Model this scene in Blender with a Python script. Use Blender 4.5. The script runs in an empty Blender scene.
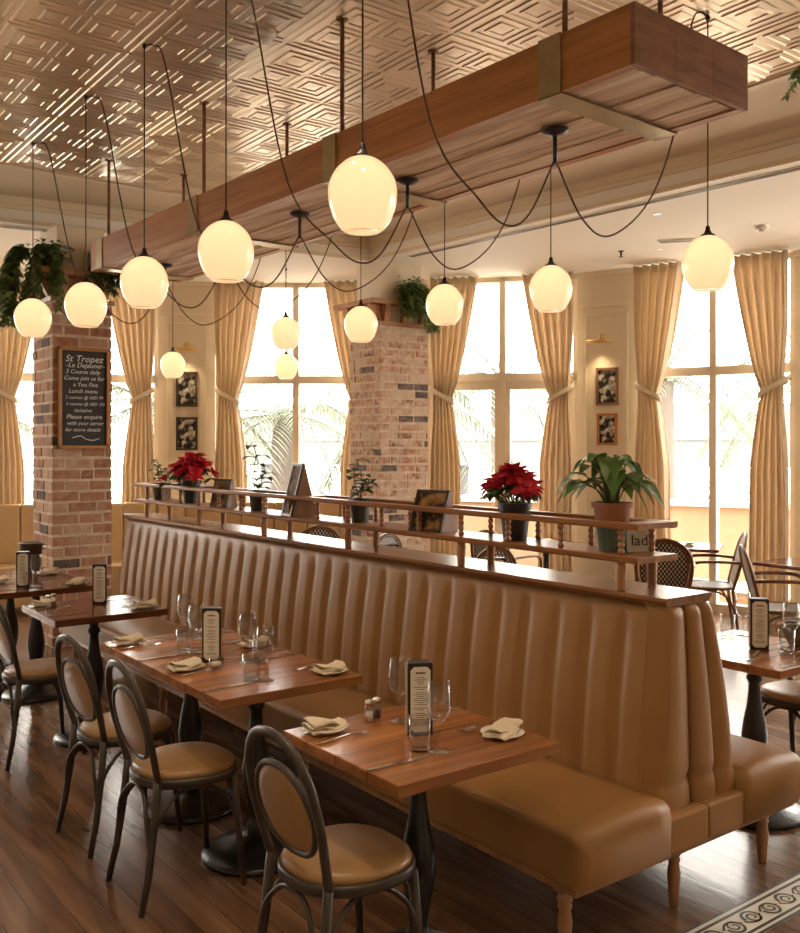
import bpy, bmesh, math, random
from mathutils import Vector, Matrix
PI = math.pi
R = math.radians
rnd = random.Random(7)
scene = bpy.context.scene
C = scene.collection

# ------------------------------------------------------------------ camera frame
YAW = R(37.24)
FW = Vector((math.sin(YAW), math.cos(YAW), 0)); RT = Vector((math.cos(YAW), -math.sin(YAW), 0))
CAMH = 1.70
F = 934.0

# ------------------------------------------------------------------ materials
MATS = {}
def nodes(name):
    m = bpy.data.materials.new(name); m.use_nodes = True
    nt = m.node_tree; nt.nodes.clear()
    out = nt.nodes.new('ShaderNodeOutputMaterial')
    MATS[name] = m
    return m, nt, out
def N(nt, typ, **kw):
    n = nt.nodes.new(typ)
    for k, v in kw.items():
        if k in n.inputs.keys() if isinstance(k, str) else False: n.inputs[k].default_value = v
        else: setattr(n, k, v)
    return n
def L(nt, a, ao, b, bi): nt.links.new(a.outputs[ao], b.inputs[bi])
def col(c): return (c[0], c[1], c[2], 1)

def mat(name, c, rough=.5, metal=0, spec=.5, noise=0, nscale=8, bump=0, bscale=60, c2=None, coat=0, sheen=0, transl=0, emit=None, estr=0, stretch=(1, 1, 1)):
    m, nt, out = nodes(name)
    p = nt.nodes.new('ShaderNodeBsdfPrincipled')
    p.inputs['Roughness'].default_value = rough; p.inputs['Metallic'].default_value = metal
    p.inputs['Specular IOR Level'].default_value = spec
    p.inputs['Base Color'].default_value = col(c)
    if coat: p.inputs['Coat Weight'].default_value = coat; p.inputs['Coat Roughness'].default_value = .15
    if sheen: p.inputs['Sheen Weight'].default_value = sheen
    if emit: p.inputs['Emission Color'].default_value = col(emit); p.inputs['Emission Strength'].default_value = estr
    tc = nt.nodes.new('ShaderNodeTexCoord'); mp = nt.nodes.new('ShaderNodeMapping'); mp.inputs['Scale'].default_value = stretch
    L(nt, tc, 'Object', mp, 'Vector')
    if noise or c2:
        n = nt.nodes.new('ShaderNodeTexNoise'); n.inputs['Scale'].default_value = nscale; n.inputs['Detail'].default_value = 5
        L(nt, mp, 'Vector', n, 'Vector')
        r = nt.nodes.new('ShaderNodeValToRGB')
        c2 = c2 or tuple(x * (1 - noise) for x in c)
        r.color_ramp.elements[0].position = .35; r.color_ramp.elements[0].color = col(c2)
        r.color_ramp.elements[1].position = .65; r.color_ramp.elements[1].color = col(c)
        L(nt, n, 'Fac', r, 'Fac'); L(nt, r, 'Color', p, 'Base Color')
    if bump:
        n2 = nt.nodes.new('ShaderNodeTexNoise'); n2.inputs['Scale'].default_value = bscale; n2.inputs['Detail'].default_value = 3
        L(nt, mp, 'Vector', n2, 'Vector')
        b = nt.nodes.new('ShaderNodeBump'); b.inputs['Strength'].default_value = bump; b.inputs['Distance'].default_value = .01
        L(nt, n2, 'Fac', b, 'Height'); L(nt, b, 'Normal', p, 'Normal')
    last = p
    if transl:
        t = nt.nodes.new('ShaderNodeBsdfTranslucent'); t.inputs['Color'].default_value = col(c)
        mx = nt.nodes.new('ShaderNodeMixShader'); mx.inputs[0].default_value = transl
        L(nt, p, 0, mx, 1); L(nt, t, 0, mx, 2); last = mx
    L(nt, last, 0, out, 'Surface')
    return m

def wood(name, c1, c2, c3, stretch=(14, 1, 14), rough=.35, plank=None, spec=.5, bump=.15, coat=0, world=False):
    """grain runs along the axis with the low stretch; plank=(axis, width) draws board seams"""
    m, nt, out = nodes(name)
    p = nt.nodes.new('ShaderNodeBsdfPrincipled'); p.inputs['Roughness'].default_value = rough; p.inputs['Specular IOR Level'].default_value = spec
    if coat: p.inputs['Coat Weight'].default_value = coat; p.inputs['Coat Roughness'].default_value = .12
    tc = nt.nodes.new('ShaderNodeTexCoord'); mp = nt.nodes.new('ShaderNodeMapping'); mp.inputs['Scale'].default_value = stretch
    L(nt, tc, 'Object', mp, 'Vector')
    vec = (mp, 'Vector')
    if plank:
        ax, w = plank
        sx = nt.nodes.new('ShaderNodeSeparateXYZ'); L(nt, tc, 'Object', sx, 0)
        dv = N(nt, 'ShaderNodeMath', operation='DIVIDE'); dv.inputs[1].default_value = w; L(nt, sx, ax, dv, 0)
        fl = N(nt, 'ShaderNodeMath', operation='FLOOR'); L(nt, dv, 0, fl, 0)
        fr = N(nt, 'ShaderNodeMath', operation='FRACT'); L(nt, dv, 0, fr, 0)
        off = N(nt, 'ShaderNodeVectorMath', operation='ADD'); L(nt, mp, 'Vector', off, 0)
        wn = nt.nodes.new('ShaderNodeTexWhiteNoise'); wn.noise_dimensions = '1D'; L(nt, fl, 0, wn, 'W')
        sc = N(nt, 'ShaderNodeVectorMath', operation='SCALE'); L(nt, wn, 'Color', sc, 0); sc.inputs['Scale'].default_value = 30
        L(nt, sc, 0, off, 1); vec = (off, 0)
    n = nt.nodes.new('ShaderNodeTexNoise'); n.inputs['Scale'].default_value = 1.6; n.inputs['Detail'].default_value = 8; n.inputs['Roughness'].default_value = .6
    n.inputs['Distortion'].default_value = .6
    nt.links.new(vec[0].outputs[vec[1]], n.inputs['Vector'])
    r = nt.nodes.new('ShaderNodeValToRGB'); e = r.color_ramp.elements
    e[0].position = .3; e[0].color = col(c1); e[1].position = .7; e[1].color = col(c3)
    x = e.new(.5); x.color = col(c2)
    L(nt, n, 'Fac', r, 'Fac'); last = (r, 'Color')
    if plank:
        hv = nt.nodes.new('ShaderNodeHueSaturation'); 
        mr = nt.nodes.new('ShaderNodeMapRange'); mr.inputs['To Min'].default_value = .75; mr.inputs['To Max'].default_value = 1.2
        L(nt, wn, 'Value', mr, 'Value'); L(nt, mr, 0, hv, 'Value'); L(nt, r, 'Color', hv, 'Color')
        lt = N(nt, 'ShaderNodeMath', operation='LESS_THAN'); lt.inputs[1].default_value = .025; L(nt, fr, 0, lt, 0)
        mx = nt.nodes.new('ShaderNodeMix'); mx.data_type = 'RGBA'; L(nt, lt, 0, mx, 0)
        nt.links.new(hv.outputs[0], mx.inputs[6]); mx.inputs[7].default_value = col(tuple(v * .35 for v in c1))
        last = (mx, 2)
    nt.links.new(last[0].outputs[last[1]], p.inputs['Base Color'])
    b = nt.nodes.new('ShaderNodeBump'); b.inputs['Strength'].default_value = bump; b.inputs['Distance'].default_value = .004
    L(nt, n, 'Fac', b, 'Height'); L(nt, b, 'Normal', p, 'Normal')
    L(nt, p, 0, out, 'Surface')
    return m

def thin_glass(name, tint=(1, 1, 1), refl=1.0, rough=.02):
    m, nt, out = nodes(name)
    t = nt.nodes.new('ShaderNodeBsdfTransparent'); t.inputs['Color'].default_value = col(tint)
    g = nt.nodes.new('ShaderNodeBsdfGlossy'); g.inputs['Roughness'].default_value = rough
    f = nt.nodes.new('ShaderNodeLayerWeight'); f.inputs['Blend'].default_value = .5
    pw = N(nt, 'ShaderNodeMath', operation='POWER'); pw.inputs[1].default_value = 3; L(nt, f, 'Facing', pw, 0)
    mu = N(nt, 'ShaderNodeMath', operation='MULTIPLY_ADD'); mu.inputs[1].default_value = refl; mu.inputs[2].default_value = refl * .05; mu.use_clamp = True; L(nt, pw, 0, mu, 0)
    mx = nt.nodes.new('ShaderNodeMixShader'); L(nt, mu, 0, mx, 0); L(nt, t, 0, mx, 1); L(nt, g, 0, mx, 2)
    L(nt, mx, 0, out, 'Surface'); return m

mat('leather', (.345, .178, .064), rough=.42, noise=.10, nscale=5, bump=.12, bscale=220, spec=.32)
mat('leather_wall', (.68, .48, .25), rough=.45, noise=.08, nscale=3)
mat('leather_seat', (.36, .205, .085), rough=.33, noise=.12, nscale=6, bump=.06, bscale=160)
mat('chair_frame', (.062, .045, .033), rough=.38, noise=.35, nscale=14)
mat('iron', (.012, .012, .012), rough=.3, bump=.2, bscale=50)
mat('black_metal', (.015, .012, .01), rough=.4)
mat('cord', (.09, .06, .04), rough=.7)
mat('cord_right', (.05, .035, .025), rough=.7)
mat('brass', (.55, .38, .15), rough=.32, metal=1)
mat('strap', (.42, .33, .18), rough=.35, metal=.8, noise=.2, nscale=6)
mat('plaster', (.74, .64, .50), rough=.8, noise=.03, nscale=2)
mat('plaster_soffit', (.90, .86, .78), rough=.75)
mat('panel_cream', (.72, .62, .47), rough=.55)
mat('trim_cream', (.78, .68, .52), rough=.5)
mat('frame_beige', (.80, .69, .53), rough=.45)
mat('mortar', (.70, .56, .42), rough=.95, noise=.3, nscale=12, bump=.5, bscale=30)
for i, c in enumerate([(.33, .125, .065), (.42, .20, .12), (.24, .085, .05), (.50, .31, .20), (.07, .05, .042), (.38, .165, .095), (.54, .39, .28)]):
    mat('palebrick_%d' % i, c, rough=.9, c2=((.62, .47, .35) if i != 4 else (.22, .16, .13)), nscale=17, bump=.6, bscale=40)
    mat('brick_%d' % i, c, rough=.9, c2=((.42, .25, .16) if i != 4 else (.14, .09, .07)), nscale=13, bump=.6, bscale=40)
mat('curtain', (.77, .64, .475), rough=.85, sheen=.2, transl=.35)
mat('tie_cloth', (.76, .65, .49), rough=.8)
mat('napkin', (.80, .70, .56), rough=.9, bump=.1, bscale=200)
mat('ceramic', (.86, .83, .78), rough=.15, spec=.6)
mat('steel', (.62, .58, .53), rough=.18, metal=1)
mat('menu_black', (.015, .012, .011), rough=.4)
mat('menu_side', (.42, .27, .14), rough=.5)
mat('menu_paper', (.86, .82, .73), rough=.7)
mat('ink', (.12, .09, .07), rough=.8)
mat('chalk', (.80, .78, .74), rough=.9)
mat('slate', (.035, .033, .033), rough=.7, noise=.3, nscale=6)
mat('frame_orange', (.50, .22, .07), rough=.4, noise=.2, nscale=10)
mat('frame_dark', (.06, .035, .022), rough=.4)
mat('frame_brown', (.22, .10, .05), rough=.4)
mat('photo_mount', (.75, .68, .56), rough=.6)
mat('leaf', (.13, .24, .05), rough=.38, c2=(.05, .13, .03), nscale=9, transl=.15)
mat('leaf_dark', (.085, .16, .045), rough=.45, c2=(.025, .06, .018), nscale=7, transl=.1)
mat('leaf_fern', (.22, .32, .10), rough=.5, c2=(.08, .15, .04), nscale=5, transl=.2)
mat('stem', (.12, .14, .05), rough=.6)
mat('petal_red', (.72, .02, .05), rough=.5, c2=(.45, .008, .025), nscale=18, transl=.15)
mat('petal_white', (.85, .83, .76), rough=.6)
mat('pot_dark', (.035, .03, .028), rough=.45)
mat('pot_terracotta', (.42, .17, .09), rough=.7, noise=.15)
mat('pot_green', (.10, .15, .11), rough=.5)
mat('soil', (.05, .03, .02), rough=1)
mat('rattan_frame', (.22, .095, .035), rough=.3, noise=.35, nscale=18)
mat('white_plastic', (.80, .76, .68), rough=.4)
mat('grille', (.16, .13, .10), rough=.5)
mat('salt', (.85, .83, .8), rough=.6)
mat('candle', (.85, .8, .7), rough=.5)
mat('basket', (.20, .10, .04), rough=.6, bump=.6, bscale=80)
mat('tile_white', (.66, .62, .55), rough=.35)
mat('tile_black', (.03, .03, .03), rough=.3)
mat('terrace', (.75, .70, .62), rough=.9)
mat('parapet', (.30, .20, .12), rough=.9)
mat('parapet_cap', (.5, .48, .45), rough=.8)
mat('bridge', (.11, .11, .115), rough=.9)
mat('bridge_light', (.17, .17, .17), rough=.9)
mat('palm_trunk', (.14, .115, .10), rough=.95, bump=1, bscale=14)
mat('palm_leaf', (.17, .185, .13), rough=.7, transl=.3)
mat('ground', (.6, .58, .54), rough=.95)
mat('led', (1, .9, .7), emit=(1, .82, .55), estr=.5)
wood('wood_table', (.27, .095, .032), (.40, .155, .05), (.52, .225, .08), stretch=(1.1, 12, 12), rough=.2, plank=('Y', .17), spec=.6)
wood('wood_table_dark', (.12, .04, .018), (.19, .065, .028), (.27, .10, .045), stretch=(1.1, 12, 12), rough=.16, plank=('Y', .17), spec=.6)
wood('wood_ledge', (.15, .06, .026), (.24, .10, .042), (.32, .145, .065), stretch=(14, .9, 14), rough=.24)
wood('wood_rack', (.22, .085, .03), (.33, .14, .05), (.43, .20, .08), stretch=(14, .9, 14), rough=.32)
wood('wood_turned', (.28, .13, .055), (.40, .20, .09), (.48, .26, .125), stretch=(9, 9, 2), rough=.35)
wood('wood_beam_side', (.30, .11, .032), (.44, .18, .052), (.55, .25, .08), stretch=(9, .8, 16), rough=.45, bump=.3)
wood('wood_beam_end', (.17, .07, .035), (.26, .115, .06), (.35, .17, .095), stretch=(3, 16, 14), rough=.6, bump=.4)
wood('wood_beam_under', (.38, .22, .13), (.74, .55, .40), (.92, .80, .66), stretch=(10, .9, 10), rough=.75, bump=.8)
wood('wood_bracket', (.30, .13, .05), (.42, .20, .08), (.50, .26, .11), stretch=(2, 10, 10), rough=.5)
wood('wood_easel', (.20, .09, .04), (.28, .13, .06), (.34, .17, .08), stretch=(8, 8, 1), rough=.5)
wood('floor_wood', (.075, .036, .018), (.15, .075, .038), (.235, .125, .07), stretch=(9, .8, 9), rough=.23, plank=('X', .11), bump=.35, spec=.5)
thin_glass('window_glass', (1, 1, 1), .5)
thin_glass('drink_glass', (.95, .95, .94), 1.3, .03)

def tin_mat():
    m, nt, out = nodes('tin')
    p = nt.nodes.new('ShaderNodeBsdfPrincipled')
    p.inputs['Base Color'].default_value = (.74, .63, .50, 1); p.inputs['Metallic'].default_value = .65; p.inputs['Roughness'].default_value = .28
    tc = nt.nodes.new('ShaderNodeTexCoord'); n = nt.nodes.new('ShaderNodeTexNoise'); n.inputs['Scale'].default_value = 3; n.inputs['Detail'].default_value = 2
    L(nt, tc, 'Object', n, 'Vector')
    b = nt.nodes.new('ShaderNodeBump'); b.inputs['Strength'].default_value = .22; b.inputs['Distance'].default_value = .02
    L(nt, n, 'Fac', b, 'Height'); L(nt, b, 'Normal', p, 'Normal')
    L(nt, p, 0, out, 'Surface')
tin_mat()

def globe_mat():
    m, nt, out = nodes('milk_glass')
    tl = nt.nodes.new('ShaderNodeBsdfTranslucent'); tl.inputs['Color'].default_value = (.62, .46, .31, 1)
    em = nt.nodes.new('ShaderNodeEmission'); em.inputs['Color'].default_value = (1, .66, .38, 1); em.inputs['Strength'].default_value = GLOBE_E
    gl = nt.nodes.new('ShaderNodeBsdfGlossy'); gl.inputs['Roughness'].default_value = .08
    fr = nt.nodes.new('ShaderNodeFresnel'); fr.inputs['IOR'].default_value = 1.45
    ad = nt.nodes.new('ShaderNodeAddShader'); L(nt, tl, 0, ad, 0); L(nt, em, 0, ad, 1)
    mx = nt.nodes.new('ShaderNodeMixShader'); L(nt, fr, 0, mx, 0); L(nt, ad, 0, mx, 1); L(nt, gl, 0, mx, 2)
    L(nt, mx, 0, out, 'Surface')
GLOBE_E = 0.10
globe_mat()

def weave_mat():
    m, nt, out = nodes('weave')
    p = nt.nodes.new('ShaderNodeBsdfPrincipled'); p.inputs['Roughness'].default_value = .45
    tc = nt.nodes.new('ShaderNodeTexCoord'); s = nt.nodes.new('ShaderNodeSeparateXYZ'); L(nt, tc, 'Object', s, 0)
    def sn(sock, k, ph=0):
        a = N(nt, 'ShaderNodeMath', operation='MULTIPLY_ADD'); a.inputs[1].default_value = k; a.inputs[2].default_value = ph
        L(nt, s, sock, a, 0); b = N(nt, 'ShaderNodeMath', operation='SINE'); L(nt, a, 0, b, 0); return b
    xy = N(nt, 'ShaderNodeMath', operation='MULTIPLY'); L(nt, sn('Y', 190), 0, xy, 0)
    zx = N(nt, 'ShaderNodeMath', operation='ADD'); L(nt, s, 'Z', zx, 0); L(nt, s, 'X', zx, 1)
    a = N(nt, 'ShaderNodeMath', operation='MULTIPLY'); a.inputs[1].default_value = 190; L(nt, zx, 0, a, 0)
    b = N(nt, 'ShaderNodeMath', operation='SINE'); L(nt, a, 0, b, 0); L(nt, b, 0, xy, 1)
    g = N(nt, 'ShaderNodeMath', operation='GREATER_THAN'); g.inputs[1].default_value = .22; L(nt, xy, 0, g, 0)
    mx = nt.nodes.new('ShaderNodeMix'); mx.data_type = 'RGBA'; L(nt, g, 0, mx, 0); mx.inputs[6].default_value = (.05, .035, .03, 1); mx.inputs[7].default_value = (.72, .66, .56, 1)
    nt.links.new(mx.outputs[2], p.inputs['Base Color']); L(nt, p, 0, out, 'Surface')
weave_mat()
def stripe_mat():
    m, nt, out = nodes('striped_cloth')
    p = nt.nodes.new('ShaderNodeBsdfPrincipled'); p.inputs['Roughness'].default_value = .8
    tc = nt.nodes.new('ShaderNodeTexCoord'); w = nt.nodes.new('ShaderNodeTexWave'); w.inputs['Scale'].default_value = 18; L(nt, tc, 'Object', w, 'Vector')
    r = nt.nodes.new('ShaderNodeValToRGB'); r.color_ramp.interpolation = 'CONSTANT'; r.color_ramp.elements[1].position = .5
    r.color_ramp.elements[0].color = (.03, .03, .03, 1); r.color_ramp.elements[1].color = (.8, .78, .72, 1)
    L(nt, w, 'Fac', r, 'Fac'); L(nt, r, 'Color', p, 'Base Color'); L(nt, p, 0, out, 'Surface')
stripe_mat()
def photo_mat(name, dark, light, sc, warm=None):
    m, nt, out = nodes(name)
    p = nt.nodes.new('ShaderNodeBsdfPrincipled'); p.inputs['Roughness'].default_value = .65; p.inputs['Specular IOR Level'].default_value = .25
    tc = nt.nodes.new('ShaderNodeTexCoord'); n = nt.nodes.new('ShaderNodeTexNoise'); n.inputs['Scale'].default_value = sc; n.inputs['Detail'].default_value = 3
    L(nt, tc, 'Object', n, 'Vector'); r = nt.nodes.new('ShaderNodeValToRGB'); e = r.color_ramp.elements
    e[0].position = .46; e[0].color = col(dark); e[1].position = .62; e[1].color = col(light)
    L(nt, n, 'Fac', r, 'Fac'); L(nt, r, 'Color', p, 'Base Color'); L(nt, p, 0, out, 'Surface')
photo_mat('photo_bw', (.015, .013, .012), (.55, .5, .42), 13)
photo_mat('photo_bw2', (.02, .018, .016), (.72, .66, .55), 16)
photo_mat('photo_warm', (.05, .025, .012), (.48, .27, .10), 14)
photo_mat('photo_brown', (.10, .05, .025), (.34, .20, .10), 12)
M = MATS

# ------------------------------------------------------------------ mesh builder
class MB:
    def __init__(s): s.v = []; s.f = []; s.mi = []; s.sm = []; s.cur = 0
    def add(s, vs, fs, smooth=False):
        o = len(s.v); s.v += [tuple(v) for v in vs]
        for f in fs: s.f.append(tuple(i + o for i in f)); s.mi.append(s.cur); s.sm.append(smooth)
        return s
    def box(s, a, b):
        x0, y0, z0 = a; x1, y1, z1 = b
        if x1 < x0: x0, x1 = x1, x0
        if y1 < y0: y0, y1 = y1, y0
        if z1 < z0: z0, z1 = z1, z0
        vs = [(x0, y0, z0), (x1, y0, z0), (x1, y1, z0), (x0, y1, z0), (x0, y0, z1), (x1, y0, z1), (x1, y1, z1), (x0, y1, z1)]
        return s.add(vs, [(0, 3, 2, 1), (4, 5, 6, 7), (0, 1, 5, 4), (1, 2, 6, 5), (2, 3, 7, 6), (3, 0, 4, 7)])
    def prism(s, pts, z0, z1, ax='z'):
        n = len(pts)
        def m(p, z):
            return (p[0], p[1], z) if ax == 'z' else ((p[0], z, p[1]) if ax == 'y' else (z, p[0], p[1]))
        vs = [m(p, z0) for p in pts] + [m(p, z1) for p in pts]
        fs = [tuple(range(n))[::-1], tuple(range(n, 2 * n))] + [(i, (i + 1) % n, (i + 1) % n + n, i + n) for i in range(n)]
        return s.add(vs, fs)
    def tube(s, pts, r, n=10, closed=False, smooth=True, flat=1.0):
        pts = [Vector(p) for p in pts]; k = len(pts)
        rs = r if isinstance(r, (list, tuple)) else [r] * k
        vs = []; nr = None
        for i, p in enumerate(pts):
            if closed: t = pts[(i + 1) % k] - pts[i - 1]
            else: t = pts[min(i + 1, k - 1)] - pts[max(i - 1, 0)]
            t.normalize()
            if nr is None:
                up = Vector((0, 0, 1)) if abs(t.z) < .9 else Vector((1, 0, 0))
                nr = (up - t * up.dot(t)).normalized()
            else:
                nr = (nr - t * nr.dot(t)).normalized()
            bn = t.cross(nr)
            for j in range(n):
                a = 2 * PI * j / n
                vs.append(p + nr * (math.cos(a) * rs[i]) + bn * (math.sin(a) * rs[i] * flat))
        fs = []
        for i in range(k if closed else k - 1):
            for j in range(n):
                a = i * n + j; b = i * n + (j + 1) % n; c = ((i + 1) % k) * n + (j + 1) % n; d = ((i + 1) % k) * n + j
                fs.append((a, b, c, d))
        if not closed:
            fs.append(tuple(range(n))[::-1]); fs.append(tuple((k - 1) * n + j for j in range(n)))
        return s.add(vs, fs, smooth)
    def lathe(s, prof, n=24, c=(0, 0, 0), smooth=True, cap=True):
        vs = []
        for (r, z) in prof:
            for j in range(n):
                a = 2 * PI * j / n; vs.append((c[0] + r * math.cos(a), c[1] + r * math.sin(a), c[2] + z))
        k = len(prof); fs = []
        for i in range(k - 1):
            for j in range(n):
                fs.append((i * n + j, i * n + (j + 1) % n, (i + 1) * n + (j + 1) % n, (i + 1) * n + j))
        if cap:
            if prof[0][0] > 1e-4: fs.append(tuple(range(n))[::-1])
            if prof[-1][0] > 1e-4: fs.append(tuple((k - 1) * n + j for j in range(n)))
        return s.add(vs, fs, smooth)
    def grid(s, fn, nu, nv, closeu=False, smooth=True):
        vs = [fn(i / (nu if closeu else nu - 1), j / (nv - 1)) for i in range(nu) for j in range(nv)]
        fs = []
        for i in range(nu if closeu else nu - 1):
            for j in range(nv - 1):
                a = i * nv + j; b = ((i + 1) % nu) * nv + j
                fs.append((a, b, b + 1, a + 1))
        return s.add(vs, fs, smooth)
    def leaf(s, p, d, up, ln, w, droop=.25, fold=.15, seg=4):
        p = Vector(p); d = Vector(d).normalized(); up = Vector(up)
        sd = d.cross(up)
        if sd.length < 1e-3: sd = d.cross(Vector((1, 0, 0)))
        sd.normalize(); nn = sd.cross(d).normalized()
        vs = []
        for i in range(seg + 1):
            t = i / seg; ww = w * math.sin(PI * min(1, .08 + t * .92) ** .8) * .5
            c = p + d * (ln * t) + Vector((0, 0, -1)) * (droop * ln * t * t)
            vs += [c - sd * ww + nn * fold * ww, c, c + sd * ww + nn * fold * ww]
        fs = []
        for i in range(seg):
            a = i * 3; fs += [(a, a + 1, a + 4, a + 3), (a + 1, a + 2, a + 5, a + 4)]
        return s.add(vs, fs, True)
    def build(s, name, mats, parent=None, loc=None, rot=None, bevel=0, solid=0, subsurf=0):
        me = bpy.data.meshes.new(name); me.from_pydata(s.v, [], s.f)
        mats = mats if isinstance(mats, (list, tuple)) else [mats]
        for m_ in mats: me.materials.append(M[m_])
        for p, mi, sm in zip(me.polygons, s.mi, s.sm): p.material_index = mi; p.use_smooth = sm
        me.update()
        bm = bmesh.new(); bm.from_mesh(me); bmesh.ops.recalc_face_normals(bm, faces=bm.faces)
        if bevel: 
            bmesh.ops.bevel(bm, geom=[e for e in bm.edges if len(e.link_faces) == 2 and e.calc_face_angle(0) > .6], offset=bevel, segments=2, profile=.5, affect='EDGES', clamp_overlap=True)
        bm.to_mesh(me); bm.free()
        o = bpy.data.objects.new(name, me); C.objects.link(o)
        if solid: md = o.modifiers.new('s', 'SOLIDIFY'); md.thickness = solid
        if subsurf: md = o.modifiers.new('u', 'SUBSURF'); md.levels = subsurf; md.render_levels = subsurf
        if parent: o.parent = parent
        if loc: o.location = loc
        if rot: o.rotation_euler = rot
        return o

def tag(o, label=None, cat=None, group=None, kind=None):
    if label: o['label'] = label
    if cat: o['category'] = cat
    if group: o['group'] = group
    if kind: o['kind'] = kind
    return o
def thing(name, label, cat, loc=(0, 0, 0), rz=0, group=None):
    o = bpy.data.objects.new(name, None); C.objects.link(o); o.empty_display_size = .1
    o.location = loc; o.rotation_euler = (0, 0, rz)
    return tag(o, label, cat, group)
def struct(o): o['kind'] = 'structure'; return o
def dup(root, loc, rz=None, label=None, group=None):
    r = root.copy(); C.objects.link(r); r.location = loc
    if rz is not None: r.rotation_euler = (0, 0, rz)
    if label: r['label'] = label
    if group: r['group'] = group
    for ch in list(root.children):
        c = ch.copy(); C.objects.link(c); c.parent = r
        for g in list(ch.children):
            d = g.copy(); C.objects.link(d); d.parent = c
    return r
def smoothpath(pts, n=8, closed=False):
    P = [Vector(p) for p in pts]; out = []; k = len(P)
    rng = range(k) if closed else range(k - 1)
    for i in rng:
        if closed: p0, p1, p2, p3 = P[i - 1], P[i], P[(i + 1) % k], P[(i + 2) % k]
        else: p0, p1, p2, p3 = P[max(i - 1, 0)], P[i], P[i + 1], P[min(i + 2, k - 1)]
        for j in range(n):
            t = j / n
            out.append(.5 * ((2 * p1) + (-p0 + p2) * t + (2 * p0 - 5 * p1 + 4 * p2 - p3) * t * t + (-p0 + 3 * p1 - 3 * p2 + p3) * t ** 3))
    if not closed: out.append(P[-1])
    return out
def text_mesh(name, body, size, matname, parent, loc, rot, shear=0, align='CENTER', ext=.0006, spacing=1.0):
    cu = bpy.data.curves.new(name, 'FONT'); cu.body = body; cu.size = size; cu.align_x = align; cu.align_y = 'CENTER'; cu.extrude = ext; cu.shear = shear; cu.resolution_u = 2
    cu.space_character = spacing
    o = bpy.data.objects.new(name, cu); C.objects.link(o)
    bpy.context.view_layer.update()
    dg = bpy.context.evaluated_depsgraph_get()
    me = bpy.data.meshes.new_from_object(o.evaluated_get(dg)); bpy.data.objects.remove(o)
    me.materials.clear(); me.materials.append(M[matname])
    q = bpy.data.objects.new(name, me); C.objects.link(q)
    q.location = loc; q.rotation_euler = rot
    if parent: q.parent = parent
    return q

# ================================================================== THE SETTING
ZS, ZC = 3.58, 3.80
fac = [(-2.6, 11.75), (-.3, 11.6), (1.6, 11.15), (2.60, 10.83), (4.25, 10.15), (4.82, 9.86), (6.28, 8.72), (6.67, 8.22), (7.71, 6.95), (7.97, 6.35), (8.5, 4.88), (8.66, 4.25), (9.05, 2.4), (9.1, 1.95), (9.3, .1), (9.3, -1.7)]
# which spans are windows
spans = ['wall', 'window', 'wall', 'window', 'wall', 'window', 'wall', 'window', 'wall', 'window', 'wall', 'window', 'wall', 'window', 'wall']
struct(MB().box((-2.6, -1.7, -.1), (9.7, 12.2, 0)).build('floor', 'floor_wood'))
struct(MB().box((-2.75, -1.7, 0), (-2.6, 12.2, 4)).build('wall_left', 'plaster'))
struct(MB().box((-2.75, -1.85, 0), (9.7, -1.7, 4)).build('wall_back', 'plaster'))
SE = [(-2.6, 8.98), (5.5, 7.75), (5.83, 3.31), (6.2, -1.7)]       # inner edge of the dropped ceiling
poly = SE + [(9.6, -1.7), (9.6, .1), (9.35, 2.5), (8.95, 4.35), (8.75, 5.05), (8.2, 6.5), (7.9, 7.2), (6.85, 8.5), (6.45, 9.0), (4.95, 10.15), (4.35, 10.45), (2.35, 11.3), (1.7, 11.5), (-.3, 11.95), (-2.6, 12.1)]
struct(MB().prism(poly, ZS, 3.95).build('ceiling', 'plaster_soffit'))
struct(MB().box((-2.6, -1.7, ZC), (6.4, 9.1, 3.97)).build('ceiling', 'plaster'))
# trims on the drop's face
m = MB()
for a, b in zip(SE[:-1], SE[1:]):
    d = (Vector(b) - Vector(a)).normalized(); n_ = Vector((d.y, -d.x))
    if n_.dot(Vector((1, 3)) - Vector(a)) < 0: n_ = -n_
    for (o0, o1, z0, z1) in ((0, .05, 3.735, 3.80), (0, .025, 3.70, 3.735), (0, .018, 3.58, 3.615)):
        A = Vector(a) + n_ * o0; B = Vector(b) + n_ * o0; A2 = Vector(a) + n_ * o1; B2 = Vector(b) + n_ * o1
        m.prism([A[:], B[:], B2[:], A2[:]], z0, z1)
struct(m.build('trim_1', 'trim_cream'))
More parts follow.
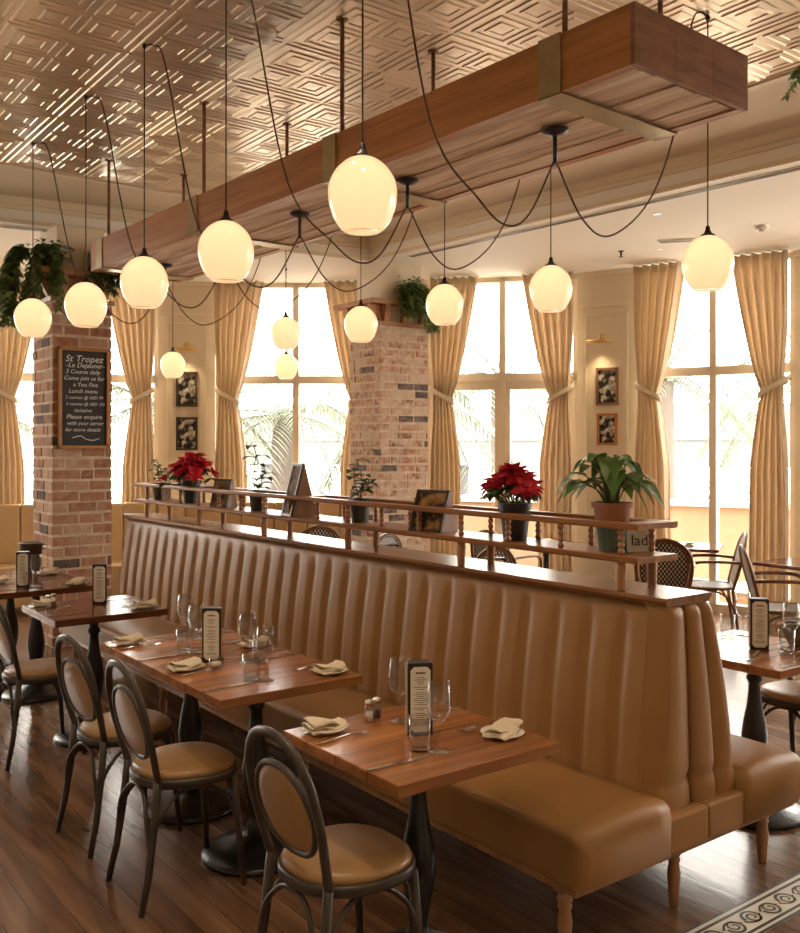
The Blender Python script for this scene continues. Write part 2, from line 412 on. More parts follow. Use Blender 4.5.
# tin ceiling with pressed squares
def tin():
    m = MB(); S = .61; X0, X1, Y0, Y1 = -2.56, 4.9, -1.66, 7.27
    nx = int((X1 - X0) / S); ny = int((Y1 - Y0) / S); X0 = X1 - nx * S; Y0 = Y1 - ny * S
    def rings(cx, cy, h, prof):
        vs = []; fs = []
        for (q, z) in prof:
            q *= h
            vs += [(cx - q, cy - q, z), (cx + q, cy - q, z), (cx + q, cy + q, z), (cx - q, cy + q, z)]
        for i in range(len(prof) - 1):
            for j in range(4): fs.append((i * 4 + j, i * 4 + (j + 1) % 4, i * 4 + 4 + (j + 1) % 4, i * 4 + 4 + j))
        fs.append(tuple(range(len(prof) * 4 - 4, len(prof) * 4))); m.add(vs, fs)
    z = ZC - .004
    big = [(1, z), (.97, z), (.95, z - .005), (.91, z - .005), (.89, z), (.82, z)]
    small = [(1, z), (.88, z), (.84, z - .006), (.78, z - .006), (.74, z - .001), (.52, z - .001), (.47, z - .006), (.38, z - .006), (.34, z - .002), (0.01, z - .003)]
    alt = [(1, z), (.92, z), (.89, z - .005), (.85, z - .005), (.82, z), (.62, z), (.59, z - .005), (.54, z - .005), (.51, z), (.30, z), (.26, z - .005), (.02, z - .006)]
    for i in range(nx):
        for j in range(ny):
            cx = X0 + (i + .5) * S; cy = Y0 + (j + .5) * S
            h = S / 2
            # border frame
            vs = []; fs = []
            for (q, zz) in big:
                q *= h; vs += [(cx - q, cy - q, zz), (cx + q, cy - q, zz), (cx + q, cy + q, zz), (cx - q, cy + q, zz)]
            for a in range(len(big) - 1):
                for b in range(4): fs.append((a * 4 + b, a * 4 + (b + 1) % 4, a * 4 + 4 + (b + 1) % 4, a * 4 + 4 + b))
            m.add(vs, fs)
            q = h * .82
            if i < nx - 8 and (i + j * 2) % 3 == 0: rings(cx, cy, q, alt)
            else:
                for sx in (-.5, .5):
                    for sy in (-.5, .5): rings(cx + sx * q, cy + sy * q, q / 2, small)
    o = m.build('ceiling', 'tin'); struct(o)
    t = MB()
    t.box((X1, Y0, ZC - .02), (X1 + .05, Y1 + .05, ZC)); t.box((X0, Y1, ZC - .02), (X1, Y1 + .05, ZC))
    struct(t.build('trim_2', 'trim_cream'))
tin()

def seg_empty(name, P, Q):
    d = Vector(Q) - Vector(P)
    o = bpy.data.objects.new(name, None); C.objects.link(o); o.location = (P[0], P[1], 0); o.rotation_euler = (0, 0, math.atan2(d.y, d.x))
    return o, d.length

def rail_sag(pts): return pts
curtains = []
def curtain(P, Q, side, label, wtop=.52, wtie=.24):
    """side -1 hangs at the P end, +1 at the Q end; local y negative is inside the room"""
    d = Vector(Q) - Vector(P); Ln = d.length; ang = math.atan2(d.y, d.x)
    t = thing('curtain', label, 'curtain', (P[0], P[1], 0), ang, 'tan curtains tied back at the windows')
    ztie = 2.22
    x_out = .03 if side < 0 else Ln - .03
    sg = 1 if side < 0 else -1
    rr = random.Random(int(P[0] * 100) + side)
    ph = rr.random() * 6; k = 7 + rr.random() * 1.5
    def width(z):
        if z > ztie:
            q = (z - ztie) / (ZS - ztie); return wtie + (wtop - wtie) * (q ** .72)
        q = (ztie - z) / ztie; return wtie + .10 * min(1, q * 3) ** .7 + .04 * q
    def fn(u, v):
        z = .02 + (ZS - .03) * v
        w = width(z); s_ = u
        x = x_out + sg * (w * s_ + .07 * math.exp(-((z - ztie) / .5) ** 2) * (1 - s_) * .6)
        amp = .055 * (.5 + .5 * min(1, abs(z - ztie) / .6)); 
        y = -.16 + amp * math.sin(k * 2 * PI * s_ * .75 + ph + .25 * math.sin(z * 2.2)) + .015 * math.sin(23 * s_ + z * 1.3)
        return (x, y, z)
    MB().grid(fn, 90, 40).build('fabric', 'curtain', t, solid=.006)
    w = width(ztie)
    # tie band wrapping the gathered cloth
    pts = []
    xi = x_out + sg * (w + .035); xo = x_out - sg * .0
    b = MB()
    def band(u, v):
        a = 2 * PI * u
        cx = (xi + xo) / 2; rx = abs(xi - xo) / 2 + .006
        x = cx + rx * math.cos(a); y = -.16 + .068 * math.sin(a)
        h = -abs(x_out - x) * .55
        return (x, y, ztie + .12 + h - .03 + .06 * v)
    b.grid(band, 36, 4, closeu=True).build('tie_band', 'tie_cloth', t, solid=.008)
    hk = MB().tube([(x_out, -.085, ztie + .12), (x_out, -.02, ztie + .14), (x_out, 0.0, ztie + .14)], .008).lathe([(0, 0), (.018, .004), (.018, .014), (0, .02)], 10, (x_out, -.09, ztie + .11))
    hk.build('tie_hook', 'brass', t)
    return t

wn = 0
names = {3: ('behind the left brick pillar',), 5: ('between the pillars',), 7: ('right of the second brick pillar',), 9: ('at the right of the photo',)}
CUR = {3: ('tan curtain at the left edge of the photo, left of the left brick pillar', 'tan curtain just right of the left brick pillar and chalkboard'),
       5: ('tan curtain right of the pilaster with the far pair of pictures', 'tan curtain meeting the left side of the farther brick pillar'),
       7: ('tan curtain just right of the farther brick pillar', 'tan curtain behind the big-leaved plant, left of the pictured pilaster'),
       9: ('tan curtain right of the pictured pilaster, left of the palm window', 'tan curtain nearest the right edge of the photo')}
for i, kind in enumerate(spans):
    P, Q = fac[i], fac[i + 1]
    if kind == 'wall':
        if i in (0, 14):
            e, ln = seg_empty('wall_far' if i == 0 else 'wall_right', P, Q)
        else: e, ln = seg_empty('wall_right' if i > 6 else 'wall_far', P, Q)
        struct(e)
        MB().box((0, 0, 0), (ln, .3, ZS)).build('pier', 'panel_cream', e)
        if ln > .4:
            m = MB(); a, b = .09, ln - .09
            for (z0, z1) in ((.95, 3.12),):
                for (x0, x1, c0, c1) in ((a, b, z0, z0 + .02), (a, b, z1 - .02, z1), (a, a + .02, z0, z1), (b - .02, b, z0, z1)):
                    m.box((x0, -.012, c0), (x1, 0, c1))
            m.box((0, -.014, 3.20), (ln, 0, 3.225)); m.box((0, -.03, 0), (ln, 0, .12))
            m.box((0, -.05, ZS - .05), (ln, 0, ZS))
            m.build('moulding', 'trim_cream', e)
    else:
        wn += 1
        e, ln = seg_empty('window_%d' % wn, P, Q); struct(e)
        m = MB(); j = .045; mid = ln / 2
        for x0, x1 in ((0, j), (ln - j, ln), (mid - .035, mid + .035)): m.box((x0, .02, 0), (x1, .14, ZS))
        for z0, z1 in ((0, .10), (2.42, 2.51), (ZS - .05, ZS)): m.box((0, .02, z0), (ln, .14, z1))
        if wn == 4:
            for x0, x1 in ((j, mid - .035), (mid + .035, ln - j)):
                for (a, b, c_, d_) in ((x0, x0 + .05, .1, 2.4), (x1 - .05, x1, .1, 2.4), (x0, x1, 2.33, 2.42), (x0, x1, .1, .17)):
                    m.box((a, .045, c_), (b, .115, d_))
        m.build('window_frame', 'frame_beige', e)
        for x0, x1 in ((j, mid - .035), (mid + .035, ln - j)):
            for z0, z1 in ((.1, 2.42), (2.51, ZS - .05)):
                MB().box((x0, .075, z0), (x1, .081, z1)).build('pane', 'window_glass', e)
        if i in CUR:
            curtain(P, Q, -1, CUR[i][0], wtop=.55 if i != 9 else .52); curtain(P, Q, 1, CUR[i][1], wtop=.55)

# floor border strip of patterned tiles
def floor_border():
    x0, x1, y0, y1 = 1.2, 6.2, 1.825, 2.0
    z = .0005
    m = MB(); m.cur = 0; m.box((x0, y0, .0003), (x1, y1, .003))
    m.cur = 1
    for a, b in ((y0, y0 + .012), (y1 - .012, y1), (y0 + .024, y0 + .036), (y1 - .040, y1 - .028)): m.box((x0, a, .003), (x1, b, .0036))
    yc = (y0 + y1) / 2 - .002; per = .112; nn = int((x1 - x0) / per)
    def ribbon(pts, w):
        vs = []; k = len(pts)
        for i, p in enumerate(pts):
            t = (Vector(pts[min(i + 1, k - 1)]) - Vector(pts[max(i - 1, 0)])).normalized(); nr = Vector((-t.y, t.x))
            ww = w * (1 - .5 * i / k)
            vs += [(p[0] + nr.x * ww, p[1] + nr.y * ww, .0042), (p[0] - nr.x * ww, p[1] - nr.y * ww, .0042)]
        m.add(vs, [(2 * i, 2 * i + 1, 2 * i + 3, 2 * i + 2) for i in range(k - 1)])
    for i in range(nn):
        cx = x0 + (i + .5) * per; s_ = 1 if i % 2 else -1
        pts = []
        for q in range(26):
            a = q / 25 * 3.6 * PI; r_ = .043 * (1 - q / 25 * .82)
            pts.append((cx + r_ * math.cos(a + PI) , yc + s_ * r_ * math.sin(a + PI)))
        ribbon(pts, .006)
        pts2 = [(cx - per * .5 + per * t * .9, yc + s_ * .030 * math.sin(PI * t * 1.0 + .1)) for t in [q / 8 for q in range(9)]]
        ribbon(pts2, .0045)
    return struct(m.build('trim_3', ['tile_white', 'tile_black']))
floor_border()

# ================================================================== BRICK PILLARS
def pillar(x0, y0, x1, y1, label, seed, pal='brick_', oy=.13):
    rr = random.Random(seed)
    t = thing('brick_pillar', label, 'pillar', ((x0 + x1) / 2, (y0 + y1) / 2, 0))
    hx = (x1 - x0) / 2; hy = (y1 - y0) / 2; H = 2.92
    MB().box((-hx + .004, -hy + .004, 0), (hx - .004, hy - .004, H)).build('core', 'mortar', t)
    m = MB(); ch = .094 if pal == 'brick_' else .084
    for k in range(int(H / ch)):
        z0 = k * ch + .012; z1 = (k + 1) * ch - .010
        for face in range(4):
            ln = (x1 - x0) if face in (0, 2) else (y1 - y0)
            a = 0; off = .0 if (k + face) % 2 else -.115
            s_ = off
            while s_ < ln:
                bl = .225 * rr.uniform(.9, 1.1)
                if rr.random() < .12: bl *= .5
                e0 = max(0, s_ + .010); e1 = min(ln, s_ + bl - .010)
                if e1 - e0 > .03:
                    m.cur = rr.choices(range(7), [5, 4, 4, 4, 2.2, 5, 4])[0]
                    pr = rr.uniform(-.003, .005); jz = rr.uniform(-.004, .004)
                    ei = .02
                    if face == 0: a_, b_ = (-hx + e0, -hy - pr, z0 + jz), (-hx + e1, -hy + ei, z1 + jz)
                    elif face == 1: a_, b_ = (-hx - pr, -hy + e0, z0 + jz), (-hx + ei, -hy + e1, z1 + jz)
                    elif face == 2: a_, b_ = (-hx + e0, hy - ei, z0 + jz), (-hx + e1, hy + pr, z1 + jz)
                    else: a_, b_ = (hx - ei, -hy + e0, z0 + jz), (hx + pr, -hy + e1, z1 + jz)
                    m.box(a_, b_)
                s_ += bl
    m.build('bricks', [pal + '%d' % i for i in range(7)], t)
    MB().box((-hx + .05, -hy + .05, H), (hx - .05, hy - .05, ZS)).build('plaster_top', 'panel_cream', t)
    # timber shelf with corbels round the top
    sh = MB(); sh.box((-hx - .13, -hy - oy, 3.13), (hx + min(.13, oy), hy + .13, 3.18)); sh.build('shelf', 'wood_bracket', t, bevel=.004)
    for sx in (-1, 0, 1):
        MB().prism([(-hy, 2.92), (-hy - oy * .8, 3.10), (-hy - oy * .8, 3.13), (-hy + .04, 3.13), (-hy + .04, 2.92)], sx * (hx - .07) - .03, sx * (hx - .07) + .03, 'x').build('corbel', 'wood_bracket', t)
        MB().prism([(-hx, 2.92), (-hx - .10, 3.10), (-hx - .10, 3.13), (-hx + .04, 3.13), (-hx + .04, 2.92)], sx * (hy - .07) - .03, sx * (hy - .07) + .03, 'y').build('corbel', 'wood_bracket', t)
    MB().box((-hx - .02, -hy - .02, 2.92), (hx + .02, hy + .02, 2.96)).build('collar', 'wood_bracket', t)
    return t
PA = (2.42, 8.0, 2.925, 8.56); PB = (5.53, 7.60, 6.14, 8.14)
pillar(*PA, 'brick pillar at the left carrying the chalkboard', 3)
pillar(*PB, 'brick pillar in the middle of the room behind the banquette, no chalkboard', 5, 'palebrick_', .05)

# chalkboard on the left pillar
def chalkboard():
    yb = PA[1] - .012
    # px 57..110, y 343..448
    xa, xb = 2.455, 2.895; z1 = 1.7 + 100 / F * 7.83; z0 = 1.7 - 3 / F * 7.83
    cx = (xa + xb) / 2; cz = (z0 + z1) / 2; w = (xb - xa) / 2; h = (z1 - z0) / 2
    t = thing('chalkboard', 'chalkboard with handwritten lunch menu in an orange wooden frame on the brick pillar', 'chalkboard', (cx, yb, cz))
    MB().box((-w + .02, -.018, -h + .02), (w - .02, 0, h - .02)).build('board', 'slate', t)
    m = MB(); fw = .03
    m.box((-w, -.035, -h), (-w + fw, 0, h)).box((w - fw, -.035, -h), (w, 0, h)).box((-w, -.035, -h), (w, 0, -h + fw)).box((-w, -.035, h - fw), (w, 0, h))
    m.build('frame', 'frame_orange', t, bevel=.004)
    L_ = [('St Tropez', .080), ('-Le Dejeuner-', .058), ('3 Course daily', .05), ('Come join us for', .05), ('a You Five', .05), ('Lunch menu', .05), ('2 courses @ AED 99', .037), ('3 courses @ AED 120', .036), ('inclusive', .044), ('Please enquire', .052), ('with your server', .046), ('for more details', .046)]
    lines = [(a_, b_, .90 - .148 * i_, .012 * math.sin(i_ * 2.1)) for i_, (a_, b_) in enumerate(L_)]
    hh = h - fw
    for s_, sz, yy, dx in lines:
        text_mesh('writing', s_, sz, 'chalk', t, (dx, -.0195, yy * hh * .92), (PI / 2, 0, 0), shear=.25)
    sw = MB().tube(smoothpath([(-.10, -.0195, -.84 * hh), (-.03, -.0195, -.80 * hh), (.02, -.0195, -.87 * hh), (.08, -.0195, -.89 * hh), (.13, -.0195, -.85 * hh)], 6), .004, 6)
    sw.build('writing', 'chalk', t)
chalkboard()

# ================================================================== TIMBER BEAM
def beam():
    t = thing('timber_beam', 'long boxed timber beam hanging from rods under the tin ceiling', 'beam', (2.552, 2.06, 3.0), R(2.07))
    Ln, W, Hh = 4.86, .715, .212
    MB().box((0, 0, 0), (.045, Ln, Hh)).build('side_board', 'wood_beam_side', t)
    MB().box((W - .045, 0, 0), (W, Ln, Hh)).build('side_board', 'wood_beam_side', t)
    for k in range(5):
        a = .045 + (W - .09) / 5 * k
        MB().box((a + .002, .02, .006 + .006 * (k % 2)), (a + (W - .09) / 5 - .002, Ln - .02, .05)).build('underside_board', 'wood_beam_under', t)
    for k in range(3):
        a = W / 3 * k
        MB().box((a + .001, -.018, .0), (a + W / 3 - .001, 0.0, Hh)).build('end_board', 'wood_beam_end', t)
    MB().box((0, Ln, 0), (W, Ln + .018, Hh)).build('end_board', 'wood_beam_end', t)
    MB().box((.045, .0, Hh - .04), (W - .045, Ln, Hh - .02)).build('top_board', 'wood_beam_end', t)
    for k, y in enumerate((.36, 1.78, 3.22, 4.70)):
        m = MB(); q = .055
        m.box((-.007, y - q, -.007), (0, y + q, Hh + .004)); m.box((W, y - q, -.007), (W + .007, y + q, Hh + .004)); m.box((-.007, y - q, -.007), (W + .007, y + q, 0))
        m.build('strap', 'strap', t)
        for x in (.06, W - .06):
            MB().tube([(x, y - .02, Hh - .02), (x, y - .02, ZC - 3.0)], .011, 8).lathe([(.03, .79), (.03, .795), (.012, .80)], 12, (x, y - .02, 0)).build('hanging_rod', 'wood_beam_end', t)
beam()

# ================================================================== PENDANTS
def globe_mesh(D=.245):
    r = D / 2; prof = []
    for i in range(25):
        a = PI * i / 24; prof.append((r * math.sin(a) * (1.0), r * 1.17 * math.cos(a)))
    # flattened opening at the bottom
    prof = [(p[0] * (1 + .02 * math.sin(p[1] / r * PI)), p[1]) for p in prof if p[1] > -r * 1.06]
    prof.append((prof[-1][0] - .008, prof[-1][1] + .004)); prof.append((.001, prof[-1][1] + .002))
    return prof[::-1]
# prototype, origin at globe centre
pend = []
def make_pendant(loc, z_top, label, group):
    t = thing('pendant_lamp', label, 'lamp', loc, 0, group)
    MB().lathe(globe_mesh(), 32, cap=False).build('glass_globe', 'milk_glass', t)
    MB().lathe([(.036, .136), (.034, .144), (.020, .152), (.012, .168), (.010, .185), (.004, .19)], 20).build('cap', 'black_metal', t)
    h = z_top - loc[2]
    MB().tube([(0, 0, .175), (0, 0, h)], .0035, 6).build('drop_cord', 'cord', t)
    MB().lathe([(.010, h - .03), (.012, h - .02), (.004, h)], 8).build('ceiling_hook', 'black_metal', t)
    lp = bpy.data.lights.new('bulb', 'POINT'); lp.energy = BULB; lp.color = (1, .83, .64); lp.shadow_soft_size = .035
    lo = bpy.data.objects.new('bulb', lp); C.objects.link(lo); lo.location = (0, 0, .035); lo.parent = t
    return t
BULB = 0.17
def swag(t, hook, stem, down, name='swag_cord', r=.0042):
    """cord from the ceiling hook, drooping, up to the canopy stem"""
    base = t.location
    h = Vector(hook) ; s_ = Vector(stem); w = s_ - h
    pts = [h + Vector((0, 0, -.012)), h + Vector((w.x * .06, w.y * .06, -.0)), h + Vector((w.x * .13, w.y * .13, -.10))]
    for (q, z) in down: pts.append(Vector((h.x + w.x * q, h.y + w.y * q, z)))
    pts.append(s_)
    pts = [p - base for p in smoothpath(pts, 7)]
    MB().tube(pts, r, 6).build(name, 'cord', t)
LX = [(1.88, 2.69, 2.575), (1.88, 3.74, 2.55), (1.88, 4.67, 2.543), (1.88, 5.57, 2.535), (1.88, 6.65, 2.574)]
RX = [(3.94, 2.71, 2.582), (3.94, 3.75, 2.597), (3.94, 4.70, 2.62), (3.94, 5.66, 2.59), (3.94, 6.75, 2.63)]
CAN = [(2.83, 2.67), (2.79, 3.61), (2.71, 4.49), (2.735, 5.45), (2.71, 6.35)]
lab_l = ['largest round milk-glass pendant, nearest in the left row', 'round pendant second nearest in the left row, in front of the beam', 'round pendant third in the left row, under the beam edge left of the canopy', 'round pendant fourth in the left row, hanging in front of the left brick pillar', 'round pendant farthest in the left row, at the left edge']
lab_r = ['round pendant at the right, in front of the palm window', 'round pendant in front of the curtain left of the pictured pilaster', 'round pendant in front of the curtain right of the farther brick pillar', 'round pendant in front of the top of the farther brick pillar', 'round pendant in front of the far window, above the tall A-frame board']
for p, c, lb in zip(LX, CAN, lab_l):
    t = make_pendant(p, ZC, lb, 'milk-glass pendants left of the beam')
    swag(t, (p[0], p[1], ZC - .01), (c[0] - .006, c[1], 2.87), ((.32, 2.90), (.57, 2.65), (.72, 2.57), (.85, 2.63)))
for p, c, lb in zip(RX, CAN, lab_r):
    t = make_pendant(p, ZC, lb, 'milk-glass pendants right of the beam')
    swag(t, (p[0], p[1], ZC - .01), (c[0] + .006, c[1], 2.87), ((.25, 3.17), (.43, 2.81), (.68, 2.615), (.85, 2.66)))
for i, ((x, y), w) in enumerate(zip(CAN, ('nearest under the beam, right of the largest pendant', 'second nearest under the beam, above the farther pillar', 'third under the beam, between two left pendants', 'fourth under the beam, hidden behind a pendant', 'farthest under the beam'))):
    t = thing('cord_canopy', 'black cord canopy, ' + w, 'canopy', (x, y, 3.0), 0, 'black cord canopies under the beam')
    MB().lathe([(0, 0), (.055, -.001), (.055, -.008), (.04, -.018), (.012, -.026), (0, -.027)], 24, smooth=False).build('disc', 'black_metal', t)
    MB().tube([(0, 0, -.02), (0, 0, -.14)], .009, 8).build('stem', 'black_metal', t)
for p, lb in (((3.83, 8.78, 2.50), 'small far pendant left of the brass picture light'), ((5.0, 8.56, 2.53), 'small far white pendant against the far window, below another pendant'), ((1.62, 8.9, 2.51), 'far pendant mostly hidden left of the left brick pillar')):
    make_pendant(p, ZS, lb, 'milk-glass pendants by the far windows')

# ================================================================== BANQUETTE
BY0, BY1 = 2.03, 7.33
def banquette():
    t = thing('banquette', 'long double-sided tan leather banquette with channelled back down the room centre', 'banquette', (2.9, (BY0 + BY1) / 2, 0))
    o = Vector((2.9, (BY0 + BY1) / 2, 0))
    def cushion(x0, x1, y0, y1, z0, z1, rad=.05):
        m = MB(); m.box((x0, y0, z0), (x1, y1, z1)); return m
    Y0 = BY0 - o.y; Y1 = BY1 - o.y
    for s_ in (-1, 1):
        m = MB(); 
        # profile across X with rounded nose, extruded along Y with rounded end
        nx = 26
        prof = []
        xi, xo, z0, z1, r = (.165 if s_ < 0 else .285), (.635 if s_ < 0 else .715), .262, .452, .045
        prof.append((xi, z0)); prof.append((xo - .015, z0))
        for k in range(7):
            a = -PI / 2 + PI / 2 * k / 6; prof.append((xo - .015 + .015 * math.cos(a), z0 + .015 + .015 * math.sin(a)))
        for k in range(9):
            a = PI / 2 * k / 8; prof.append((xo - .045 + .045 * math.cos(a) + .008 * math.sin(2 * a), z1 - .045 + .045 * math.sin(a)))
        for k in range(1, 7): prof.append((xo - .045 - (xo - .045 - xi) * k / 6, z1 + .014 * math.sin(PI * k / 6)))
        ys = [0, .006, .016, .032, .055, .09] + [.16 + (Y1 - Y0 - .22) * k / 40 for k in range(41)] + [Y1 - Y0]
        def shrink(d):
            return 1 - math.sqrt(max(0, 1 - (1 - min(1, d / .05)) ** 2)) if d < .05 else 0
        vs = []; fs = []; n_ = len(prof)
        for y in ys:
            q = shrink(y); wob = .004 * math.sin(y * 5.1) 
            for (x, z) in prof:
                dz = (z - .262) / .21
                vs.append((s_ * (x - q * .045 * (1 if x > .5 else 0)), Y0 + y - .01 * math.sin(PI * max(0, min(1, dz))) * (1 - min(1, y / .05)), z - q * .05 * (1 if z > .37 else 0) + wob * dz))
        for i in range(len(ys) - 1):
            for j in range(n_): fs.append((i * n_ + j, i * n_ + (j + 1) % n_, (i + 1) * n_ + (j + 1) % n_, (i + 1) * n_ + j))
        fs.append(tuple(range(n_))[::-1]); fs.append(tuple((len(ys) - 1) * n_ + j for j in range(n_)))
        m.add(vs, fs, True); m.build('seat_cushion', 'leather', t)
        # piping along the lower nose
        MB().tube([(s_ * (xo - .01), Y0 + .02, .268), (s_ * (xo - .01), Y1 - .01, .268)], .006, 6).build('piping', 'leather', t)
        # end apron, half each
        MB().box((.062 + s_ * .001, Y0 + .002, .262), (.06 + s_ * .228, Y0 + .13, .39)).build('end_apron', 'leather', t, bevel=.01)
    MB().box((-.62, Y0 + .03, .235), (.68, Y1 - .03, .264)).build('base_rail', 'wood_turned', t)
    # back rest: two channelled faces
    nch = 31; cw = (BY1 - BY0 - .085) / nch
    for s_ in (-1, 1):
        def fn(u, v):
            y = Y0 + .085 + (Y1 - Y0 - .085) * u
            z = .42 + (1.128 - .42) * v
            b0, b1 = (.165, .082) if s_ < 0 else (.272, .125)
            base = b0 + (b1 - b0) * v
            c = ((y - Y0 - .085) / cw) % 1.0
            fade = min(1, max(0, (1.085 - z) / .09)); fade = fade ** .7
            puff = .017 * (1 - abs(math.cos(PI * c)) ** 7) * fade + .017 * .95 * (1 - fade)
            over = .012 * math.sin(PI * min(1, v * 1.02)) 
            topround = .045 * max(0, (z - 1.09) / .04) ** 2
            seam = .022 * math.exp(-((y - Y0 - .10) / .016) ** 2)
            return (s_ * (base + puff + over - topround - seam), y, z)
        nu = nch * 12 + 1
        MB().grid(fn, nu, 26).build('back_cushion', 'leather', t)
    MB().prism([(-.14, .30), (.24, .30), (.11, 1.12), (-.075, 1.12)], Y0 + .10, Y1 - .001, 'y').build('back_core', 'leather', t)
    MB().prism([(-.18, .3), (.28, .3), (.13, 1.12), (-.09, 1.12)], Y1 - .03, Y1 + .005, 'y').build('far_end_panel', 'leather', t)
    # end bolster: three channels, wraps round the end
    ZB0, ZB1 = .350, 1.130
    def bol(u, v):
        z = ZB0 + (ZB1 - ZB0) * v
        xl = -.176 + .062 * v - .006 * math.sin(PI * v); xr = .322 - .175 * v + .026 * math.sin(PI * v)
        ch3 = [(0, .43), (.43, .72), (.72, 1.0)]
        n3 = u * 3; k = min(2, int(n3)); q = n3 - k; a_, b_ = ch3[k]
        xn = a_ + (b_ - a_) * (1 - math.cos(PI * q)) / 2 if k == 1 else (a_ + (b_ - a_) * (math.sin(PI / 2 * q) if k == 2 else 1 - math.cos(PI / 2 * q)) if True else 0)
        if k == 0: xn = b_ * (1 - math.cos(PI / 2 * q)) * .35 + b_ * q * .65
        if k == 2: xn = a_ + (b_ - a_) * (q * .65 + .35 * math.sin(PI / 2 * q))
        bulge = math.sin(PI * q) ** .55 if 0 < q < 1 else 0
        if k == 0: bulge = math.sin(PI * (.12 + .88 * q)) ** .55 if q < 1 else 0
        y = .020 - .030 * bulge
        if k == 0 and q < .25: y += .075 * (1 - q / .25) ** 2
        if k == 2 and q > .75: y += .06 * ((q - .75) / .25) ** 2
        tuft = math.exp(-((v - .17) / .025) ** 2)
        y += .014 * tuft * (.4 + .6 * (abs(q - .5) * 2) ** 2)
        y += .02 * max(0, (.03 - v) / .03) + .035 * (max(0, (v - .94) / .06)) ** 2
        return (xl + (xr - xl) * xn, Y0 + .05 + y, z)
    MB().grid(bol, 121, 60).build('end_bolster', 'leather', t)
    MB().prism([(-.155, ZB0), (.295, ZB0), (.13, ZB1 - .005), (-.10, ZB1 - .005)], Y0 + .095, Y0 + .12, 'y').build('bolster_backing', 'leather', t)
    # ledge
    pr = [(-.130, 1.130), (-.140, 1.138), (-.140, 1.146), (-.134, 1.152), (.134, 1.152), (.140, 1.146), (.140, 1.138), (.130, 1.130), (.122, 1.120), (-.122, 1.120)]
    m = MB().prism([(x + .015, z) for x, z in pr], Y0 + .055, Y1 + .03, 'y'); m.build('ledge', 'wood_ledge', t)
    legp = [(.026, .25), (.026, .222), (.019, .216), (.019, .212), (.026, .204), (.026, .190), (.018, .184), (.024, .175), (.024, .168), (.019, .16), (.025, .12), (.022, .08), (.0175, .01), (.016, 0)]
    for y in (2.14, 3.8, 5.45, 7.08):
        for x in (-.585, 0, .585):
            m = MB().lathe(legp[::-1], 16, (x, y - o.y, 0)).box((x - .028, y - o.y - .028, .222), (x + .028, y - o.y + .028, .25)); m.build('leg', 'wood_turned', t)
    return t
banquette()

# plant rack on the ledge
def rack():
    X0, X1, YA, YB = 2.79, 3.035, 2.22, 7.16
    t = thing('plant_rack', 'two-tier wooden rack with turned spindles standing on the banquette ledge', 'rack', ((X0 + X1) / 2, (YA + YB) / 2, 1.152))
    o = t.location
    hw = (X1 - X0) / 2; h = (YB - YA) / 2
    zl, zu = 1.285 - 1.152, 1.41 - 1.152
    def prof(w0, w1, z0, z1): return [(w0 + .008, z0), (w1 - .008, z0), (w1 - .002, z0 + .008), (w1, z1 - .004), (w1 - .006, z1), (w0 + .006, z1), (w0, z1 - .004), (w0 + .002, z0 + .008)]
    MB().prism(prof(-hw, hw, zl - .025, zl), -h, h, 'y').build('lower_shelf', 'wood_rack', t)
    MB().prism(prof(-hw, -hw + .048, zu - .025, zu), -h, h, 'y').build('upper_rail', 'wood_rack', t)
    MB().prism(prof(hw - .048, hw, zu - .025, zu), -h, h, 'y').build('upper_rail', 'wood_rack', t)
    for a, b in ((-h, -h + .10), (h - .10, h), (-.05, .05)):
        MB().box((-hw + .046, a, zu - .022), (hw - .046, b, zu - .001)).build('upper_cross_board', 'wood_rack', t)
    post = [(.019, 0), (.021, .01), (.024, .07), (.026, .09), (.021, zl - .035), (.026, zl - .03), (.026, zl - .024)]
    for k in range(6):
        y = 2.32 + k * .925 - o.y
        for x in (-hw + .03, hw - .03): MB().lathe([(r_ * .85, z_ ) for r_, z_ in post], 14, (x, y, 0)).build('post', 'wood_turned', t)
    sp = []; H = zu - zl - .025
    for i in range(25):
        q = i / 24; sp.append((.0085 + .0055 * abs(math.sin(q * PI * 4)) , q * H))
    for k in range(16):
        y = 2.32 + k * .3085 - o.y
        for x in (-hw + .03, hw - .03): MB().lathe(sp, 10, (x, y, zl)).build('spindle', 'wood_turned', t)
rack()
ZSH = 1.285   # top of the lower shelf

# ================================================================== TABLES
def make_table(darkw, label, loc):
    t = thing('pedestal_table', label, 'table', loc, 0, 'square pedestal tables beside the banquette')
    h = .32
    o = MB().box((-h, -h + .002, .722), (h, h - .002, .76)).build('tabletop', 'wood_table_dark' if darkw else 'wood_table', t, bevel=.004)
    MB().box((-.12, -.12, .708), (.12, .12, .722)).build('mounting_plate', 'iron', o)
    col_ = [(.055, .03), (.06, .05), (.045, .07), (.035, .10), (.042, .125), (.032, .14), (.030, .16), (.040, .22), (.054, .30), (.058, .36), (.050, .42), (.034, .50), (.027, .56), (.025, .60), (.036, .615), (.036, .63), (.026, .645), (.028, .68), (.045, .70), (.05, .71)]
    MB().lathe(col_, 20).build('column', 'iron', t)
    base = [(.0, .0), (.22, .0), (.225, .012), (.215, .025), (.18, .034), (.12, .052), (.085, .075), (.06, .085), (.045, .09)]
    MB().lathe(base, 32).build('base', 'iron', t)
    return t
TXL, TXR = 1.88, 3.94
TA = [('A', 2.375, 'near front table, alone, set for two beside the banquette', False), ('C1', 3.465, 'nearer of the joined pair left of the banquette', False), ('C2', 4.105, 'farther of the joined pair left of the banquette', False),
      ('D', 5.43, 'dark square table beyond the joined pair, left of the banquette', True), ('E1', 6.58, 'dark, at the left edge, nearer half before the brick pillar', True), ('E2', 7.22, 'dark, at the left edge closest to the brick pillar', True)]
names_t = {}
